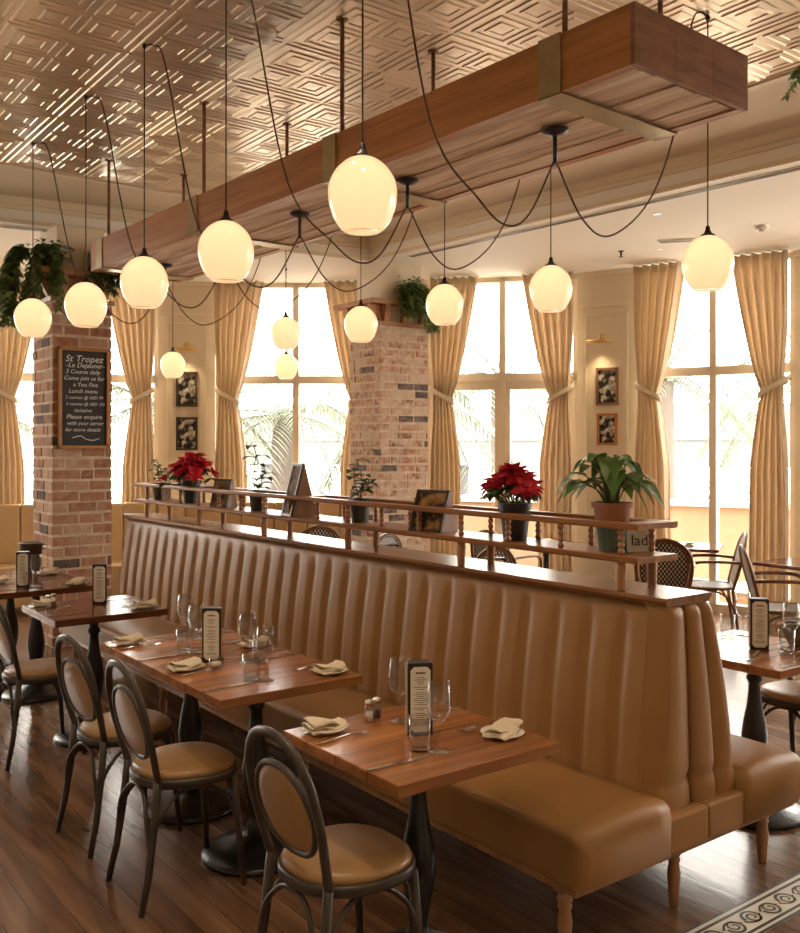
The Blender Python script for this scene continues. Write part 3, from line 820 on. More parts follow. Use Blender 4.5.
tables = {}
for k, y, lb, dk in TA:
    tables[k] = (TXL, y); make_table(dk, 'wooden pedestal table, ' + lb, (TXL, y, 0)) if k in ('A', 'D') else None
protoL = [o for o in C.objects if o.get('category') == 'table' and 'alone' in o['label']][0]
protoD = [o for o in C.objects if o.get('category') == 'table' and 'beyond the joined' in o['label']][0]
for k, y, lb, dk in TA:
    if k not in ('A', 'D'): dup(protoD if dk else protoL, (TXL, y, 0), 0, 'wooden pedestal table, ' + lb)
TB = [('G', 2.46, 'at the right edge of the photo, past the banquette end'), ('G2', 3.5, 'second on the window side of the banquette'), ('G3', 4.14, 'third on the window side of the banquette'), ('G4', 5.43, 'fourth on the window side of the banquette'), ('G5', 6.6, 'farthest on the window side of the banquette')]
for k, y, lb in TB:
    tables[k] = (TXR, y); dup(protoL, (TXR, y, 0), 0, 'wooden table ' + lb)

# ------------------------------------------------------------------ bentwood chair
def make_chair(label, loc, rz):
    t = thing('bentwood_chair', label, 'chair', loc, rz, 'bentwood dining chairs with tan padded seats')
    def seatpt(a, r=1.0):
        w = .195 * (1 + .07 * math.cos(a)) * r; c, s_ = math.cos(a), math.sin(a)
        return (.20 * r * math.copysign(abs(c) ** .85, c), w * math.copysign(abs(s_) ** .85, s_))
    n_ = 40
    prof = [(.90, .425), (.985, .428), (1.0, .436), (1.0, .452), (.985, .46), (.90, .46)]
    m = MB(); vs = []
    for (q, z) in prof:
        for j in range(n_):
            x, y = seatpt(2 * PI * j / n_, q); vs.append((x, y, z))
    k = len(prof)
    fs = [(i * n_ + j, i * n_ + (j + 1) % n_, ((i + 1) % k) * n_ + (j + 1) % n_, ((i + 1) % k) * n_ + j) for i in range(k) for j in range(n_)]
    m.add(vs, fs, True); m.build('seat_frame', 'chair_frame', t)
    m = MB(); prof = [(0, .43), (.90, .43), (.93, .458), (.95, .468), (.93, .478), (.86, .487), (.7, .493), (.4, .496), (0.001, .497)]
    vs = []
    for (q, z) in prof:
        for j in range(n_):
            x, y = seatpt(2 * PI * j / n_, max(q, .001)); vs.append((x, y, z))
    k = len(prof)
    m.add(vs, [(i * n_ + j, i * n_ + (j + 1) % n_, (i + 1) * n_ + (j + 1) % n_, (i + 1) * n_ + j) for i in range(k - 1) for j in range(n_)], True)
    m.build('seat', 'leather_seat', t)
    fl = {}
    for s_ in (-1, 1):
        a = (.145, s_ * .145, .43); b = (.178, s_ * .168, 0)
        MB().tube([a, (.158, s_ * .153, .25), b], [.0165, .0145, .0105], 10).build('leg', 'chair_frame', t)
        fl[('f', s_)] = (Vector(a), Vector(b))
        a = (-.165, s_ * .155, .47); b = (-.235, s_ * .175, 0)
        MB().tube([a, (-.182, s_ * .160, .30), (-.205, s_ * .167, .14), b], [.0150, .0150, .014, .0115], 10).build('leg', 'chair_frame', t)
        fl[('r', s_)] = (Vector((-.167, s_ * .155, .43)), Vector(b))
    hoop = smoothpath([(-.165, .155, .465), (-.188, .172, .56), (-.212, .183, .66), (-.235, .168, .77), (-.254, .105, .855), (-.262, 0, .885), (-.254, -.105, .855), (-.235, -.168, .77), (-.212, -.183, .66), (-.188, -.172, .56), (-.165, -.155, .465)], 7)
    MB().tube(hoop, .0135, 10, flat=1.15).build('back_hoop', 'chair_frame', t)
    def xb(z): return -.165 - (z - .465) * .232
    inner = []
    ctl = [(0, .790), (.075, .775), (.130, .725), (.150, .655), (.132, .590), (.085, .545), (0, .528), (-.085, .545), (-.132, .590), (-.150, .655), (-.130, .725), (-.075, .775)]
    inner = smoothpath([(xb(z), y, z) for y, z in ctl], 4, closed=True)
    pf = MB().tube(inner, .0105, 8, closed=True); pfo = pf.build('panel_frame', 'chair_frame', t)
    m = MB()
    def pad(sgn):
        vs = []; rings = [(.0, .016), (.35, .015), (.7, .011), (.9, .006), (.97, 0)]
        for q, th in rings:
            for p in inner:
                c = Vector((xb(.665), 0, .665)); v = c + (Vector(p) - c) * max(q, .002); v.x += sgn * th; vs.append(v)
        k = len(inner)
        m.add(vs, [(i * k + j, i * k + (j + 1) % k, (i + 1) * k + (j + 1) % k, (i + 1) * k + j) for i in range(len(rings) - 1) for j in range(k)], True)
    pad(1); pad(-1); m.build('back_pad', 'leather_seat', pfo)
    def lerp(k, z):
        a, b = fl[k]; q = (a.z - z) / (a.z - b.z); return a.lerp(b, q)
    for k1, k2 in ((('f', -1), ('f', 1)), (('r', -1), ('r', 1)), (('f', -1), ('r', -1)), (('f', 1), ('r', 1))):
        p1 = lerp(k1, .22); p2 = lerp(k2, .22); mid = (p1 + p2) / 2; inn = Vector((0, 0, 0))
        a1 = p1.lerp(p2, .10); a1.z = .33; a2 = p1.lerp(p2, .28); a2.z = .40; b1 = p1.lerp(p2, .90); b1.z = .33; b2 = p1.lerp(p2, .72); b2.z = .40; mid.z = .418
        for q in (a2, b2, mid): q.x *= .93; q.y *= .93
        MB().tube(smoothpath([p1, a1, a2, mid, b2, b1, p2], 5), .0085, 8).build('brace', 'chair_frame', t)
    return t
ch = make_chair('bentwood chair nearest the camera, at the near front table', (1.575, 2.345, 0), R(1))
dup(ch, (1.535, 3.42, 0), R(-1), 'bentwood chair at the nearer joined table, second from the camera')
dup(ch, (1.535, 4.03, 0), R(4), 'bentwood chair at the farther joined table, third from the camera')
dup(ch, (1.55, 5.32, 0), R(2), 'bentwood chair cut by the left edge, at the dark table beyond the joined pair')
dup(ch, (4.42, 2.50, 0), R(180), 'bentwood chair cut by the right edge, at the table past the banquette end')

# ------------------------------------------------------------------ rattan bistro chair
def make_bistro(label, loc, rz):
    t = thing('rattan_armchair', label, 'chair', loc, rz, 'rattan bistro armchairs with black and cream weave')
    sx = .21; 
    sf = []
    for i in range(28):
        a = 2 * PI * i / 28; c, s_ = math.cos(a), math.sin(a)
        sf.append((.21 * math.copysign(abs(c) ** .7, c), .22 * math.copysign(abs(s_) ** .7, s_), .45))
    MB().tube(sf, .015, 8, closed=True).build('seat_frame', 'rattan_frame', t)
    m = MB(); n_ = 28
    m.add([(p[0], p[1], .452) for p in sf] + [(p[0] * .8, p[1] * .8, .462) for p in sf] + [(p[0], p[1], .44) for p in sf], [tuple(range(28, 56))] + [(j, (j + 1) % 28, 28 + (j + 1) % 28, 28 + j) for j in range(28)] + [tuple(range(56, 84))[::-1]], False)
    m.build('seat', 'weave', t)
    def xb(z): return -.19 - (z - .45) * .26
    hoop = [(xb(z), y, z) for (y, z) in ((.19, .45), (.215, .58), (.225, .70), (.20, .81), (.12, .89), (0, .925), (-.12, .89), (-.20, .81), (-.225, .70), (-.215, .58), (-.19, .45))]
    MB().tube(smoothpath(hoop, 6), .015, 8).build('back_hoop', 'rattan_frame', t)
    ih = [(y * .84, .48 + (z - .45) * .90) for (y, z) in ((.19, .45), (.215, .58), (.225, .70), (.20, .81), (.12, .89), (0, .925), (-.12, .89), (-.20, .81), (-.225, .70), (-.215, .58), (-.19, .45))]
    ip = smoothpath([(xb(z), y, z) for y, z in ih], 6)
    MB().tube(ip, .011, 8).build('back_inner_hoop', 'rattan_frame', t)
    k = len(ip); m = MB()
    for dx in (-.006, .006):
        m.add([(p.x + dx, p.y, p.z) for p in ip], [tuple(range(k))])
    m.build('back_weave', 'weave', t)
    for s_ in (-1, 1):
        MB().tube(smoothpath([(xb(.68), s_ * .222, .68), (-.08, s_ * .25, .69), (.12, s_ * .25, .68), (.19, s_ * .235, .62), (.20, s_ * .22, .46)], 6), .014, 8).build('arm', 'rattan_frame', t)
        MB().tube([(.175, s_ * .185, .45), (.20, s_ * .205, 0)], [.016, .013], 8).build('leg', 'rattan_frame', t)
        MB().tube([(-.185, s_ * .185, .45), (-.235, s_ * .20, 0)], [.016, .013], 8).build('leg', 'rattan_frame', t)
        MB().tube(smoothpath([(.19, s_ * .195, .20), (.14, s_ * .19, .36), (0, s_ * .19, .43), (-.15, s_ * .19, .36), (-.21, s_ * .195, .20)], 5), .009, 6).build('brace', 'rattan_frame', t)
    MB().tube(smoothpath([(.19, -.195, .2), (.18, -.12, .37), (.18, 0, .42), (.18, .12, .37), (.19, .195, .2)], 5), .009, 6).build('brace', 'rattan_frame', t)
    return t
bc = make_bistro('rattan armchair seen from behind, right of the plant rack end', (6.66, 5.02, 0), R(38))
dup(bc, (7.28, 5.0, 0), R(130), 'rattan armchair seen side-on in front of the palm window')
dup(bc, (6.70, 3.93, 0), R(-50), 'rattan armchair nearest the right edge, arms toward the right window table')
dup(bc, (4.62, 5.22, 0), R(184), 'rattan armchair with woven back seen under the landscape easel frame')
dup(bc, (4.6, 6.6, 0), R(180), 'rattan armchair at the farthest window-side table')
dup(bc, (4.95, 7.95, 0), R(70), 'armchair with curved back by the far window table')
dup(bc, (3.75, 8.35, 0), R(80), 'armchair with curved back by the table below the far pictures')
dup(bc, (6.1, 6.35, 0), R(8), 'rattan armchair behind the red poinsettia')

# small window tables
def make_wtable(label, loc, rz):
    t = thing('window_table', label, 'table', loc, rz, 'small tables by the windows')
    MB().box((-.30, -.30, .725), (.30, .30, .755)).build('tabletop', 'wood_table_dark', t, bevel=.004)
    MB().lathe([(.03, .02), (.04, .06), (.025, .12), (.035, .35), (.028, .6), (.04, .70), (.05, .725)], 14).build('column', 'iron', t)
    MB().lathe([(.2, 0), (.2, .015), (.1, .03), (.03, .05)], 20).build('base', 'iron', t)
    return t
wt = make_wtable('small table between two rattan armchairs by the palm window', (7.56, 5.42, 0), R(30))
dup(wt, (7.20, 4.02, 0), R(-3), 'small table at the right edge with a napkin on it by the window')
dup(wt, (3.72, 8.95, 0), R(-23), 'small table under the far pendant left')
dup(wt, (5.05, 8.60, 0), R(-38), 'small table by the far window')
dup(wt, (6.68, 6.42, 0), R(-10), 'small table by the window behind the red poinsettia')

# ================================================================== TABLEWARE
def mk_wine():
    t = thing('wine_glass', 'x', 'glass', (0, 0, 0))
    MB().lathe([(.0, 0), (.033, .0), (.033, .002), (.012, .005), (.0045, .012), (.004, .075), (.007, .088), (.02, .098), (.034, .118), (.038, .14), (.036, .17), (.031, .205), (.0302, .205), (.035, .17), (.037, .14), (.033, .12), (.02, .101), (.0, .095)], 24, cap=False).build('glass', 'drink_glass', t)
    return t
def one(name, cat, label, loc, fn, matn, rz=0, group=None, **kw):
    m = MB(); fn(m); o = m.build(name, matn, **kw); o.location = loc; o.rotation_euler = (0, 0, rz); tag(o, label, cat, group); return o
GS = 1.1
WINE = MB().lathe([(.0, 0), (.034, .0), (.034, .002), (.012, .005), (.0045, .014), (.004, .075), (.008, .088), (.022, .098), (.035, .118), (.039, .14), (.037, .175), (.032, .215), (.0312, .215), (.036, .175), (.038, .14), (.034, .12), (.02, .101), (.0, .096)], 24, cap=False).build('wine_glass', 'drink_glass')
TUMB = MB().lathe([(.0, 0), (.030, 0), (.032, .004), (.034, .05), (.0355, .105), (.0345, .105), (.033, .05), (.030, .014), (0, .012)], 24, cap=False).build('tumbler', 'drink_glass')
def knife():
    m = MB()
    out = [(-.115, -.006), (-.11, -.008), (-.03, -.0055), (-.02, -.004), (-.01, -.009), (.08, -.010), (.11, -.004), (.118, .003), (.10, .006), (-.01, .006), (-.02, .004), (-.03, .0055), (-.11, .008), (-.115, .006)]
    m.prism(out, 0.0015, .0045); return m.build('table_knife', 'steel')
def fork():
    m = MB()
    def seg(x0, x1, w0, w1, z0, z1, y=0):
        m.add([(x0, y - w0, z0), (x0, y + w0, z0), (x1, y + w1, z1), (x1, y - w1, z1), (x0, y - w0, z0 + .0025), (x0, y + w0, z0 + .0025), (x1, y + w1, z1 + .0025), (x1, y - w1, z1 + .0025)],
              [(0, 1, 2, 3), (7, 6, 5, 4), (0, 3, 7, 4), (1, 5, 6, 2), (3, 2, 6, 7), (0, 4, 5, 1)])
    seg(-.10, -.09, .005, .009, .001, .001); seg(-.09, -.02, .009, .004, .001, .006); seg(-.02, .025, .004, .004, .006, .010); seg(.025, .045, .004, .013, .010, .006)
    for y in (-.0105, -.0035, .0035, .0105): seg(.045, .075, .0021, .0017, .006, .002, y); seg(.075, .098, .0017, .0008, .002, .006, y)
    return m.build('table_fork', 'steel')
KN = knife(); FK = fork()
def side_plate():
    t = thing('side_plate', 'x', 'plate')
    MB().lathe([(0, .004), (.035, .004), (.04, .001), (.045, .0), (.048, .003), (.070, .013), (.072, .015), (.069, .016), (.048, .008), (.035, .007), (0, .007)], 32, cap=False).build('plate', 'ceramic', t)
    return t
PL = MB().lathe([(0, .001), (.040, .0), (.045, .0), (.048, .003), (.070, .013), (.072, .015), (.069, .016), (.048, .008), (.035, .007), (0, .007)], 32, cap=False).build('side_plate', 'ceramic')
def napkin(seed):
    rr = random.Random(seed); m = MB()
    for lay in range(3):
        ph = rr.random() * 6; hx, hy = .072 - .006 * lay, .042 - .003 * lay; ang = rr.uniform(-.2, .2); z0 = .010 + lay * .009
        def fn(u, v):
            a = (u - .5) * 2; b = (v - .5) * 2
            x = hx * a; y = hy * b * (1 + .15 * math.sin(ph + 2 * a))
            edge = (1 - abs(b) ** 3)
            z = z0 + .007 * edge + .007 * math.sin(ph + 2.4 * a + b) * (lay + 1) * .5 + .004 * math.sin(5 * a + 3 * b + ph)
            z = max(z, .0095 + .003 * lay)
            return (x * math.cos(ang) - y * math.sin(ang), x * math.sin(ang) + y * math.cos(ang), z)
        m.grid(fn, 16, 9)
    return m.build('folded_napkin', 'napkin', solid=.004)
NAPS = [napkin(s_) for s_ in (1, 2, 3)]
protos = [WINE, TUMB, KN, FK, PL] + NAPS
used = set()
def place(proto, loc, rz, label, cat, group):
    if proto in used: o = proto.copy(); C.objects.link(o)
    else: o = proto; used.add(proto)
    o.location = loc; o.rotation_euler = (0, 0, rz); tag(o, label, cat, group); return o
ZT = .761
where = {'A': 'the near front table', 'C1': 'the nearer joined table', 'C2': 'the farther joined table', 'D': 'the dark table beyond the pair', 'E1': 'the left-edge table', 'E2': 'the table against the left brick pillar',
         'G': 'the table at the right edge past the banquette', 'G2': 'the second window-side table', 'G3': 'the third window-side table', 'G4': 'the fourth window-side table', 'G5': 'the farthest window-side table'}
def setting(k, side, glasses='wt', seed=0):
    """side -1: guest sits at -X"""
    cx, cy = tables[k]; rr = random.Random(hash(k) % 1 + seed * 13 + (5 if side > 0 else 0)); w = where[k]
    bench = (side > 0) if cx < 3 else (side < 0)
    sd = 'banquette side of ' + w if bench else 'chair side of ' + w
    s_ = side
    j = lambda a=.012: rr.uniform(-a, a)
    px, py = cx + s_ * .215 + j(), cy - s_ * .215 + j()
    if k == 'A': py = cy - s_ * (.225 if s_ < 0 else .165)
    place(PL, (px, py, ZT), 0, 'white plate under a napkin, ' + sd, 'plate', 'side plates under napkins')
    place(NAPS[rr.randrange(3)], (px, py, ZT + .001), rr.uniform(-.5, .5) + (PI if s_ > 0 else 0), 'folded beige napkin, ' + sd, 'napkin', 'folded beige napkins')
    ang = 0 if s_ < 0 else PI
    place(FK, (cx + s_ * .215 + j(), py + s_ * .105, ZT), ang + j(.12), 'steel fork beside the napkin, ' + sd, 'fork', 'forks on the tables')
    place(KN, (cx + s_ * .20 + j(), cy + s_ * .17 + j(.008), ZT), ang + j(.06), 'steel knife lying on the ' + sd, 'knife', 'knives on the tables')
    if 'w' in glasses: place(WINE, (cx + s_ * .045, cy + s_ * .16, ZT), 0, 'stemmed wine glass, ' + sd, 'glass', 'stemmed wine glasses')
    if 't' in glasses: place(TUMB, (cx + s_ * .085, cy + s_ * .115 , ZT), 0, 'short water tumbler, ' + sd, 'glass', 'water tumblers')
for k in ('A', 'C1', 'C2', 'D', 'E1', 'E2'):
    for s_ in (-1, 1):
        gl = 'wt'
        if k == 'D' or k == 'E2': gl = ''
        if k == 'E1' and s_ > 0: gl = ''
        if k == 'A' and s_ > 0: gl = 'w'
        setting(k, s_, gl, seed=len(k) + ord(k[0]))
def menu(loc, rz, label, h=.235, w=.082):
    t = thing('menu_stand', label, 'menu', loc, rz, 'black framed upright menus')
    # triangular standing sleeve, front faces -Y
    dp = .055
    m = MB(); m.prism([(-w / 2, 0), (w / 2, 0), (w / 2 - .008, dp), (-w / 2 + .004, dp)], 0, h); m.build('holder', 'menu_black', t, bevel=.002)
    MB().box((-w / 2 - .0015, .006, .006), (-w / 2 + .002, dp - .008, h - .006)).build('side_panel', 'menu_side', t)
    c = .012; a = w / 2 - .008; z0, z1 = .012, h - .012
    PGM = MB().prism([(-a + c, z0), (a - c, z0), (a, z0 + c), (a, z1 - c), (a - c, z1), (-a + c, z1), (-a, z1 - c), (-a, z0 + c)], -.0016, .001, 'y'); pg = PGM.build('page', 'menu_paper', t)
    m = MB(); rr = random.Random(4)
    z = z1 - .022; m.box((-.016, -.0022, z), (.016, -.0014, z + .005)); z -= .014
    while z > z0 + .02:
        q = rr.uniform(.010, .024); m.box((-q, -.0021, z), (q, -.0014, z + .0018)); z -= rr.choice((.0065, .0065, .011))
    m.build('printed_lines', 'ink', pg)
    return t
mn = menu((1.885, 2.37, ZT), R(-28), 'black framed menu standing in the centre of the near front table')
def menu_at(loc, rz, lb): return dup(mn, loc, rz, lb)
menu_at((1.80, 3.72, ZT), R(-38), 'black framed menu standing on the joined pair of tables')
menu_at((1.937, 5.50, ZT), R(-30), 'black framed menu standing on the dark table beyond the joined pair')
menu_at((1.76, 6.46, ZT), R(-25), 'black framed menu on the left-edge table, left of the brick pillar')
menu_at((3.92, 2.42, ZT), R(-48), 'black framed menu on the table past the banquette end')
menu_at((4.05, 4.3, ZT), R(-40), 'black framed menu glimpsed under the plant rack')
menu_at((4.0, 5.35, ZT), R(-40), 'black framed menu glimpsed under the landscape easel frame')
for k, y in (('G4', 5.5), ('G3', 4.0)):
    place(WINE, (3.88, y + .1, ZT), 0, 'wine glass glimpsed through the rack on ' + where[k], 'glass', 'stemmed wine glasses')

place(WINE, (4.16, 2.66, ZT), 0, 'stemmed wine glass left of the menu on the right-edge table', 'glass', 'stemmed wine glasses')
place(TUMB, (4.09, 2.70, ZT), 0, 'tumbler left of the menu on the right-edge table', 'glass', 'water tumblers')
place(WINE, (4.03, 2.33, ZT), 0, 'stemmed wine glass right of the menu on the right-edge table', 'glass', 'stemmed wine glasses')
place(TUMB, (3.96, 2.31, ZT), 0, 'tumbler right of the menu on the right-edge table', 'glass', 'water tumblers')
place(KN, (3.79, 2.37, ZT), R(20), 'steel knife on the right-edge table past the banquette', 'knife', 'knives on the tables')
def shaker(label, loc, salt):
    t = thing('shaker', label, 'shaker', loc, 0, 'glass salt and pepper shakers')
    MB().lathe([(0, 0), (.014, 0), (.016, .004), (.016, .05), (.013, .056)], 16).build('body', 'drink_glass', t)
    MB().lathe([(0.001, .003), (.013, .003), (.013, .032), (0.001, .033)], 16).build('contents', 'salt' if salt else 'ink', t)
    MB().lathe([(.015, .055), (.0155, .066), (.010, .073), (0.001, .075)], 16).build('lid', 'steel', t)
for x, y, lb, s_ in ((1.845, 2.600, 'salt shaker, left of the pair on the near front table', True), (1.885, 2.612, 'pepper shaker, right of the pair on the near front table', False),
                     (1.66, 5.56, 'salt shaker on the dark table beyond the joined pair', True), (1.70, 5.60, 'pepper shaker on the dark table beyond the joined pair', False)):
    shaker(lb, (x, y, ZT), s_)
# votive in front of the menu on the joined tables
t = thing('votive_holder', 'small ribbed glass candle holder in front of the menu on the joined tables', 'candle holder', (1.772, 3.615, ZT))
MB().lathe([(0, 0), (.026, 0), (.030, .01), (.031, .045), (.029, .045), (.028, .01), (0, .006)], 20, cap=False).build('cup', 'drink_glass', t)
MB().lathe([(.001, .007), (.024, .007), (.024, .025), (.001, .026)], 16).build('candle', 'candle', t)
# wine bucket by the left pillar
t = thing('ice_bucket', 'dark metal wine bucket on the table against the left brick pillar', 'bucket', (2.08, 7.40, ZT))
MB().lathe([(0, 0), (.062, 0), (.068, .02), (.085, .19), (.09, .195), (.09, .2), (.08, .2), (.06, .02), (0, .015)], 28, cap=False).build('bucket', 'frame_dark', t)
MB().tube([(.085, 0, .15), (.115, 0, .15), (.115, 0, .18), (.085, 0, .18)], .006, 8).build('handle', 'steel', t)
# far-right basket
t = thing('bread_basket', 'brown basket with a black and white striped cloth at the right edge of the table', 'basket', (4.17, 2.36, ZT))
MB().lathe([(0, 0), (.055, 0), (.075, .04), (.085, .08), (.078, .08), (.068, .04), (0, .01)], 26, cap=False).build('basket', 'basket', t)
MB().grid(lambda u, v: (.07 * (2 * u - 1), .07 * (2 * v - 1) * (1 - .3 * (2 * u - 1) ** 2), .075 + .05 * math.cos(2 * (u - .5)) * math.cos(2.2 * (v - .5)) + .010 * math.sin(11 * u + 4 * v)), 18, 18).build('cloth', 'striped_cloth', t, solid=.004)
# crumpled napkins on window tables
for (x, y, z), lb in (((7.18, 3.93, .756), 'napkin on the window table at the right edge'), ((7.56, 5.40, .756), 'napkin on the table between two rattan armchairs'), ((6.68, 6.4, .756), 'napkin on the table behind the poinsettia')):
    place(NAPS[1], (x, y, z - .009), .6, 'folded beige ' + lb, 'napkin', 'folded beige napkins')
    
# ================================================================== PLANTS ON THE RACK
def pot(t, r0, r1, h, matn, rim=True):
    pr = [(0, 0), (r0, 0), (r1, h * .82)]
    if rim: pr += [(r1 + .007, h * .82), (r1 + .009, h)]
    else: pr += [(r1, h)]
    pr += [(r1 - .006, h), (r1 - .01, h * .9), (0.001, h * .9)]
    po = MB().lathe(pr, 26, smooth=False).build('pot', matn, t)
    MB().lathe([(.001, h * .9 + .001), (r1 - .008, h * .9 + .001), (.001, h * .9 + .006)], 20).build('soil', 'soil', po)
def poinsettia(label, loc, s=1.0, seed=1):
    rr = random.Random(seed); t = thing('potted_poinsettia', label, 'plant', loc, 0, 'red poinsettias on the plant rack')
    pot(t, .052, .066, .165, 'pot_dark')
    g = MB(); rd = MB(); st = MB()
    for k in range(26):
        a = rr.uniform(0, 2 * PI); rad = rr.uniform(.01, .135) * s; z = .165 + (.15 - rad * .75) * s + rr.uniform(-.01, .02)
        c = Vector((rad * math.cos(a), rad * math.sin(a), z))
        st.tube([(c.x * .2, c.y * .2, .15), (c.x * .7, c.y * .7, z * .75), c], .003, 5)
        nrm = Vector((c.x * 3.2, c.y * 3.2, .55)).normalized()
        for q in range(9):
            b = 2 * PI * q / 9 + rr.random(); tang = nrm.orthogonal().normalized(); tang.rotate(Matrix.Rotation(b, 3, nrm))
            d = (tang + nrm * (.55 if q % 2 else .15))
            rd.leaf(c, d, nrm, rr.uniform(.05, .08) * s, .036 * s, .15, .2)
        for q in range(4):
            b = rr.uniform(0, 2 * PI); d = Vector((math.cos(b), math.sin(b), -.1)); g.leaf(c - Vector((0, 0, .03)), d, (0, 0, 1), .07 * s, .035 * s, .35, .15)
    st.build('stems', 'stem', t); g.build('foliage', 'leaf_dark', t); rd.build('red_bracts', 'petal_red', t)
def at_rack(px, X=2.91):
    u = (px - 400) / F; d = FW + RT * u; return Vector((X, X * d.y / d.x, ZSH))
ps = at_rack(515, 2.905); poinsettia('red poinsettia in a dark pot, in front of the window right of the farther pillar', ps, 1.05, 3)
ps = at_rack(191, 2.905); poinsettia('red poinsettia in a dark pot near the far end of the rack', ps, 1.35, 8)
def bigleaf():
    rr = random.Random(21); p = at_rack(612, 2.905)
    t = thing('potted_peace_lily', 'big-leaved green plant in a terracotta pot on a green pot, near end of the rack', 'plant', p)
    MB().lathe([(0, 0), (.050, 0), (.062, .10), (.058, .10), (0.001, .095)], 26, smooth=False).build('lower_pot', 'pot_green', t)
    m = MB().lathe([(0, .10), (.064, .10), (.072, .172), (.080, .172), (.082, .192), (.074, .192), (.07, .175), (.001, .175)], 26, smooth=False); m.build('pot', 'pot_terracotta', t)
    MB().lathe([(.001, .176), (.07, .176), (.001, .181)], 20).build('soil', 'soil', t)
    g = MB(); st = MB()
    for k in range(30):
        a = 2 * PI * k / 30 * 2.4 + rr.uniform(-.2, .2); up = rr.uniform(.35, 1.0); rad = rr.uniform(.03, .13) * (1.25 - up * .6)
        tip = Vector((rad * math.cos(a), rad * math.sin(a), .20 + .17 * up))
        st.tube(smoothpath([(.02 * math.cos(a), .02 * math.sin(a), .17), (tip.x * .5, tip.y * .5, .19 + .12 * up), tip], 4), .0028, 5)
        d = Vector((math.cos(a), math.sin(a), .9 * up)); g.leaf(tip, d, (0, 0, 1), rr.uniform(.10, .14), rr.uniform(.070, .10), rr.uniform(.6, 1.5), .25, 7)
    st.build('stems', 'stem', t); g.build('foliage', 'leaf', t)
bigleaf()
def sprig(label, px, h, n_, seed, lf, wf, matn='leaf_dark', white=False, pr=.045, spread=.05):
    rr = random.Random(seed); p = at_rack(px, 2.905)
    t = thing('potted_plant', label, 'plant', p, 0, 'small potted plants on the rack')
    pot(t, pr, pr + .012, .13, 'pot_dark')
    g = MB(); st = MB()
    for q in range(3):
        a = 2 * PI * q / 3 + rr.random(); pts = [Vector((0.01 * math.cos(a), .01 * math.sin(a), .115))]
        for i in range(5): pts.append(Vector((spread * (i + 1) / 5 * math.cos(a + .3 * i), spread * (i + 1) / 5 * math.sin(a + .3 * i), .12 + h * (i + 1) / 5 * (1 - .25 * q))))
        sp = smoothpath(pts, 4); st.tube(sp, .003, 5)
        for i in range(n_):
            c = sp[int((i + .8) / n_ * (len(sp) - 1))]; b = rr.uniform(0, 2 * PI)
            g.leaf(c, (math.cos(b), math.sin(b), .4), (0, 0, 1), lf * rr.uniform(.8, 1.2), wf, .5, .2)
    st.build('stems', 'stem', t); g.build('foliage', matn, t)
    if white:
        w = MB()
        for q in range(9):
            b = rr.uniform(0, 2 * PI); c = Vector((.06 * math.cos(b), .06 * math.sin(b), .17 + rr.uniform(-.03, .05)))
            for z in range(5): w.leaf(c, (math.cos(z * 1.25), math.sin(z * 1.25), .4), (0, 0, 1), .028, .02, .1)
        w.build('white_flowers', 'petal_white', t)
sprig('small leafy plant with pale flowers at the far end of the rack', 161, .19, 9, 5, .11, .05, 'leaf', True, .05, .07)
sprig('thin upright plant in a dark pot in front of the far window', 258, .30, 5, 12, .12, .075)
sprig('small upright plant in a dark pot in front of the farther brick pillar', 360, .22, 9, 14, .09, .065)

# frames standing on the rack
def easel(label, px, w, h, photo, rz, X=2.90, dz=0, depth=.11):
    p = at_rack(px, X); t = thing('easel_frame', label, 'picture frame', p, rz, 'framed pictures standing on the rack')
    tilt = math.atan2(depth / 2, h)
    c = math.cos(tilt); 
    # front frame leans back: bottom at y=-depth/2, top at y=0
    def pt(x, s_, off): return (x, -depth / 2 + (depth / 2) * s_ + off, h * s_)
    def slab(x0, x1, s0, s1, o0, o1, m): m.add([pt(x0, s0, o0), pt(x1, s0, o0), pt(x1, s0, o1), pt(x0, s0, o1), pt(x0, s1, o0), pt(x1, s1, o0), pt(x1, s1, o1), pt(x0, s1, o1)], [(0, 3, 2, 1), (4, 5, 6, 7), (0, 1, 5, 4), (1, 2, 6, 5), (2, 3, 7, 6), (3, 0, 4, 7)])
    f = .014; q = w / 2; fs = f / h
    m = MB(); slab(-q, -q + f, 0, 1, -.008, .008, m); slab(q - f, q, 0, 1, -.008, .008, m); slab(-q, q, 0, fs, -.008, .008, m); slab(-q, q, 1 - fs, 1, -.008, .008, m)
    fr_ = m.build('frame', 'frame_dark', t)
    m = MB(); slab(-q + f, q - f, fs, 1 - fs, -.003, .004, m); m.build('picture', photo, fr_)
    m = MB()
    b = [(depth / 2 - .004, 0), (depth / 2 + .004, 0), (.010, h * .985), (.0, h * .985)]
    m.prism(b, -q * .92, q * .92, 'x'); m.build('back_leg', 'wood_easel', t)
    for s_ in (-1, 1):
        MB().prism([(-depth / 2 + .01, 0), (depth / 2 - .005, 0), (.004, h * .96)], s_ * q * .9 - .003, s_ * q * .9 + .003, 'x').build('side_panel', 'wood_easel', t)
easel('tall dark-framed A-shaped board on the rack between two plants', 299, .15, .31, 'photo_brown', R(-98), depth=.16)
easel('landscape A-shaped framed picture on the rack right of the farther pillar', 434, .20, .20, 'photo_warm', R(-78), X=2.9, depth=.14)
easel('small dark frame beside the far poinsettia', 224, .16, .19, 'photo_brown', R(-72), depth=.10)
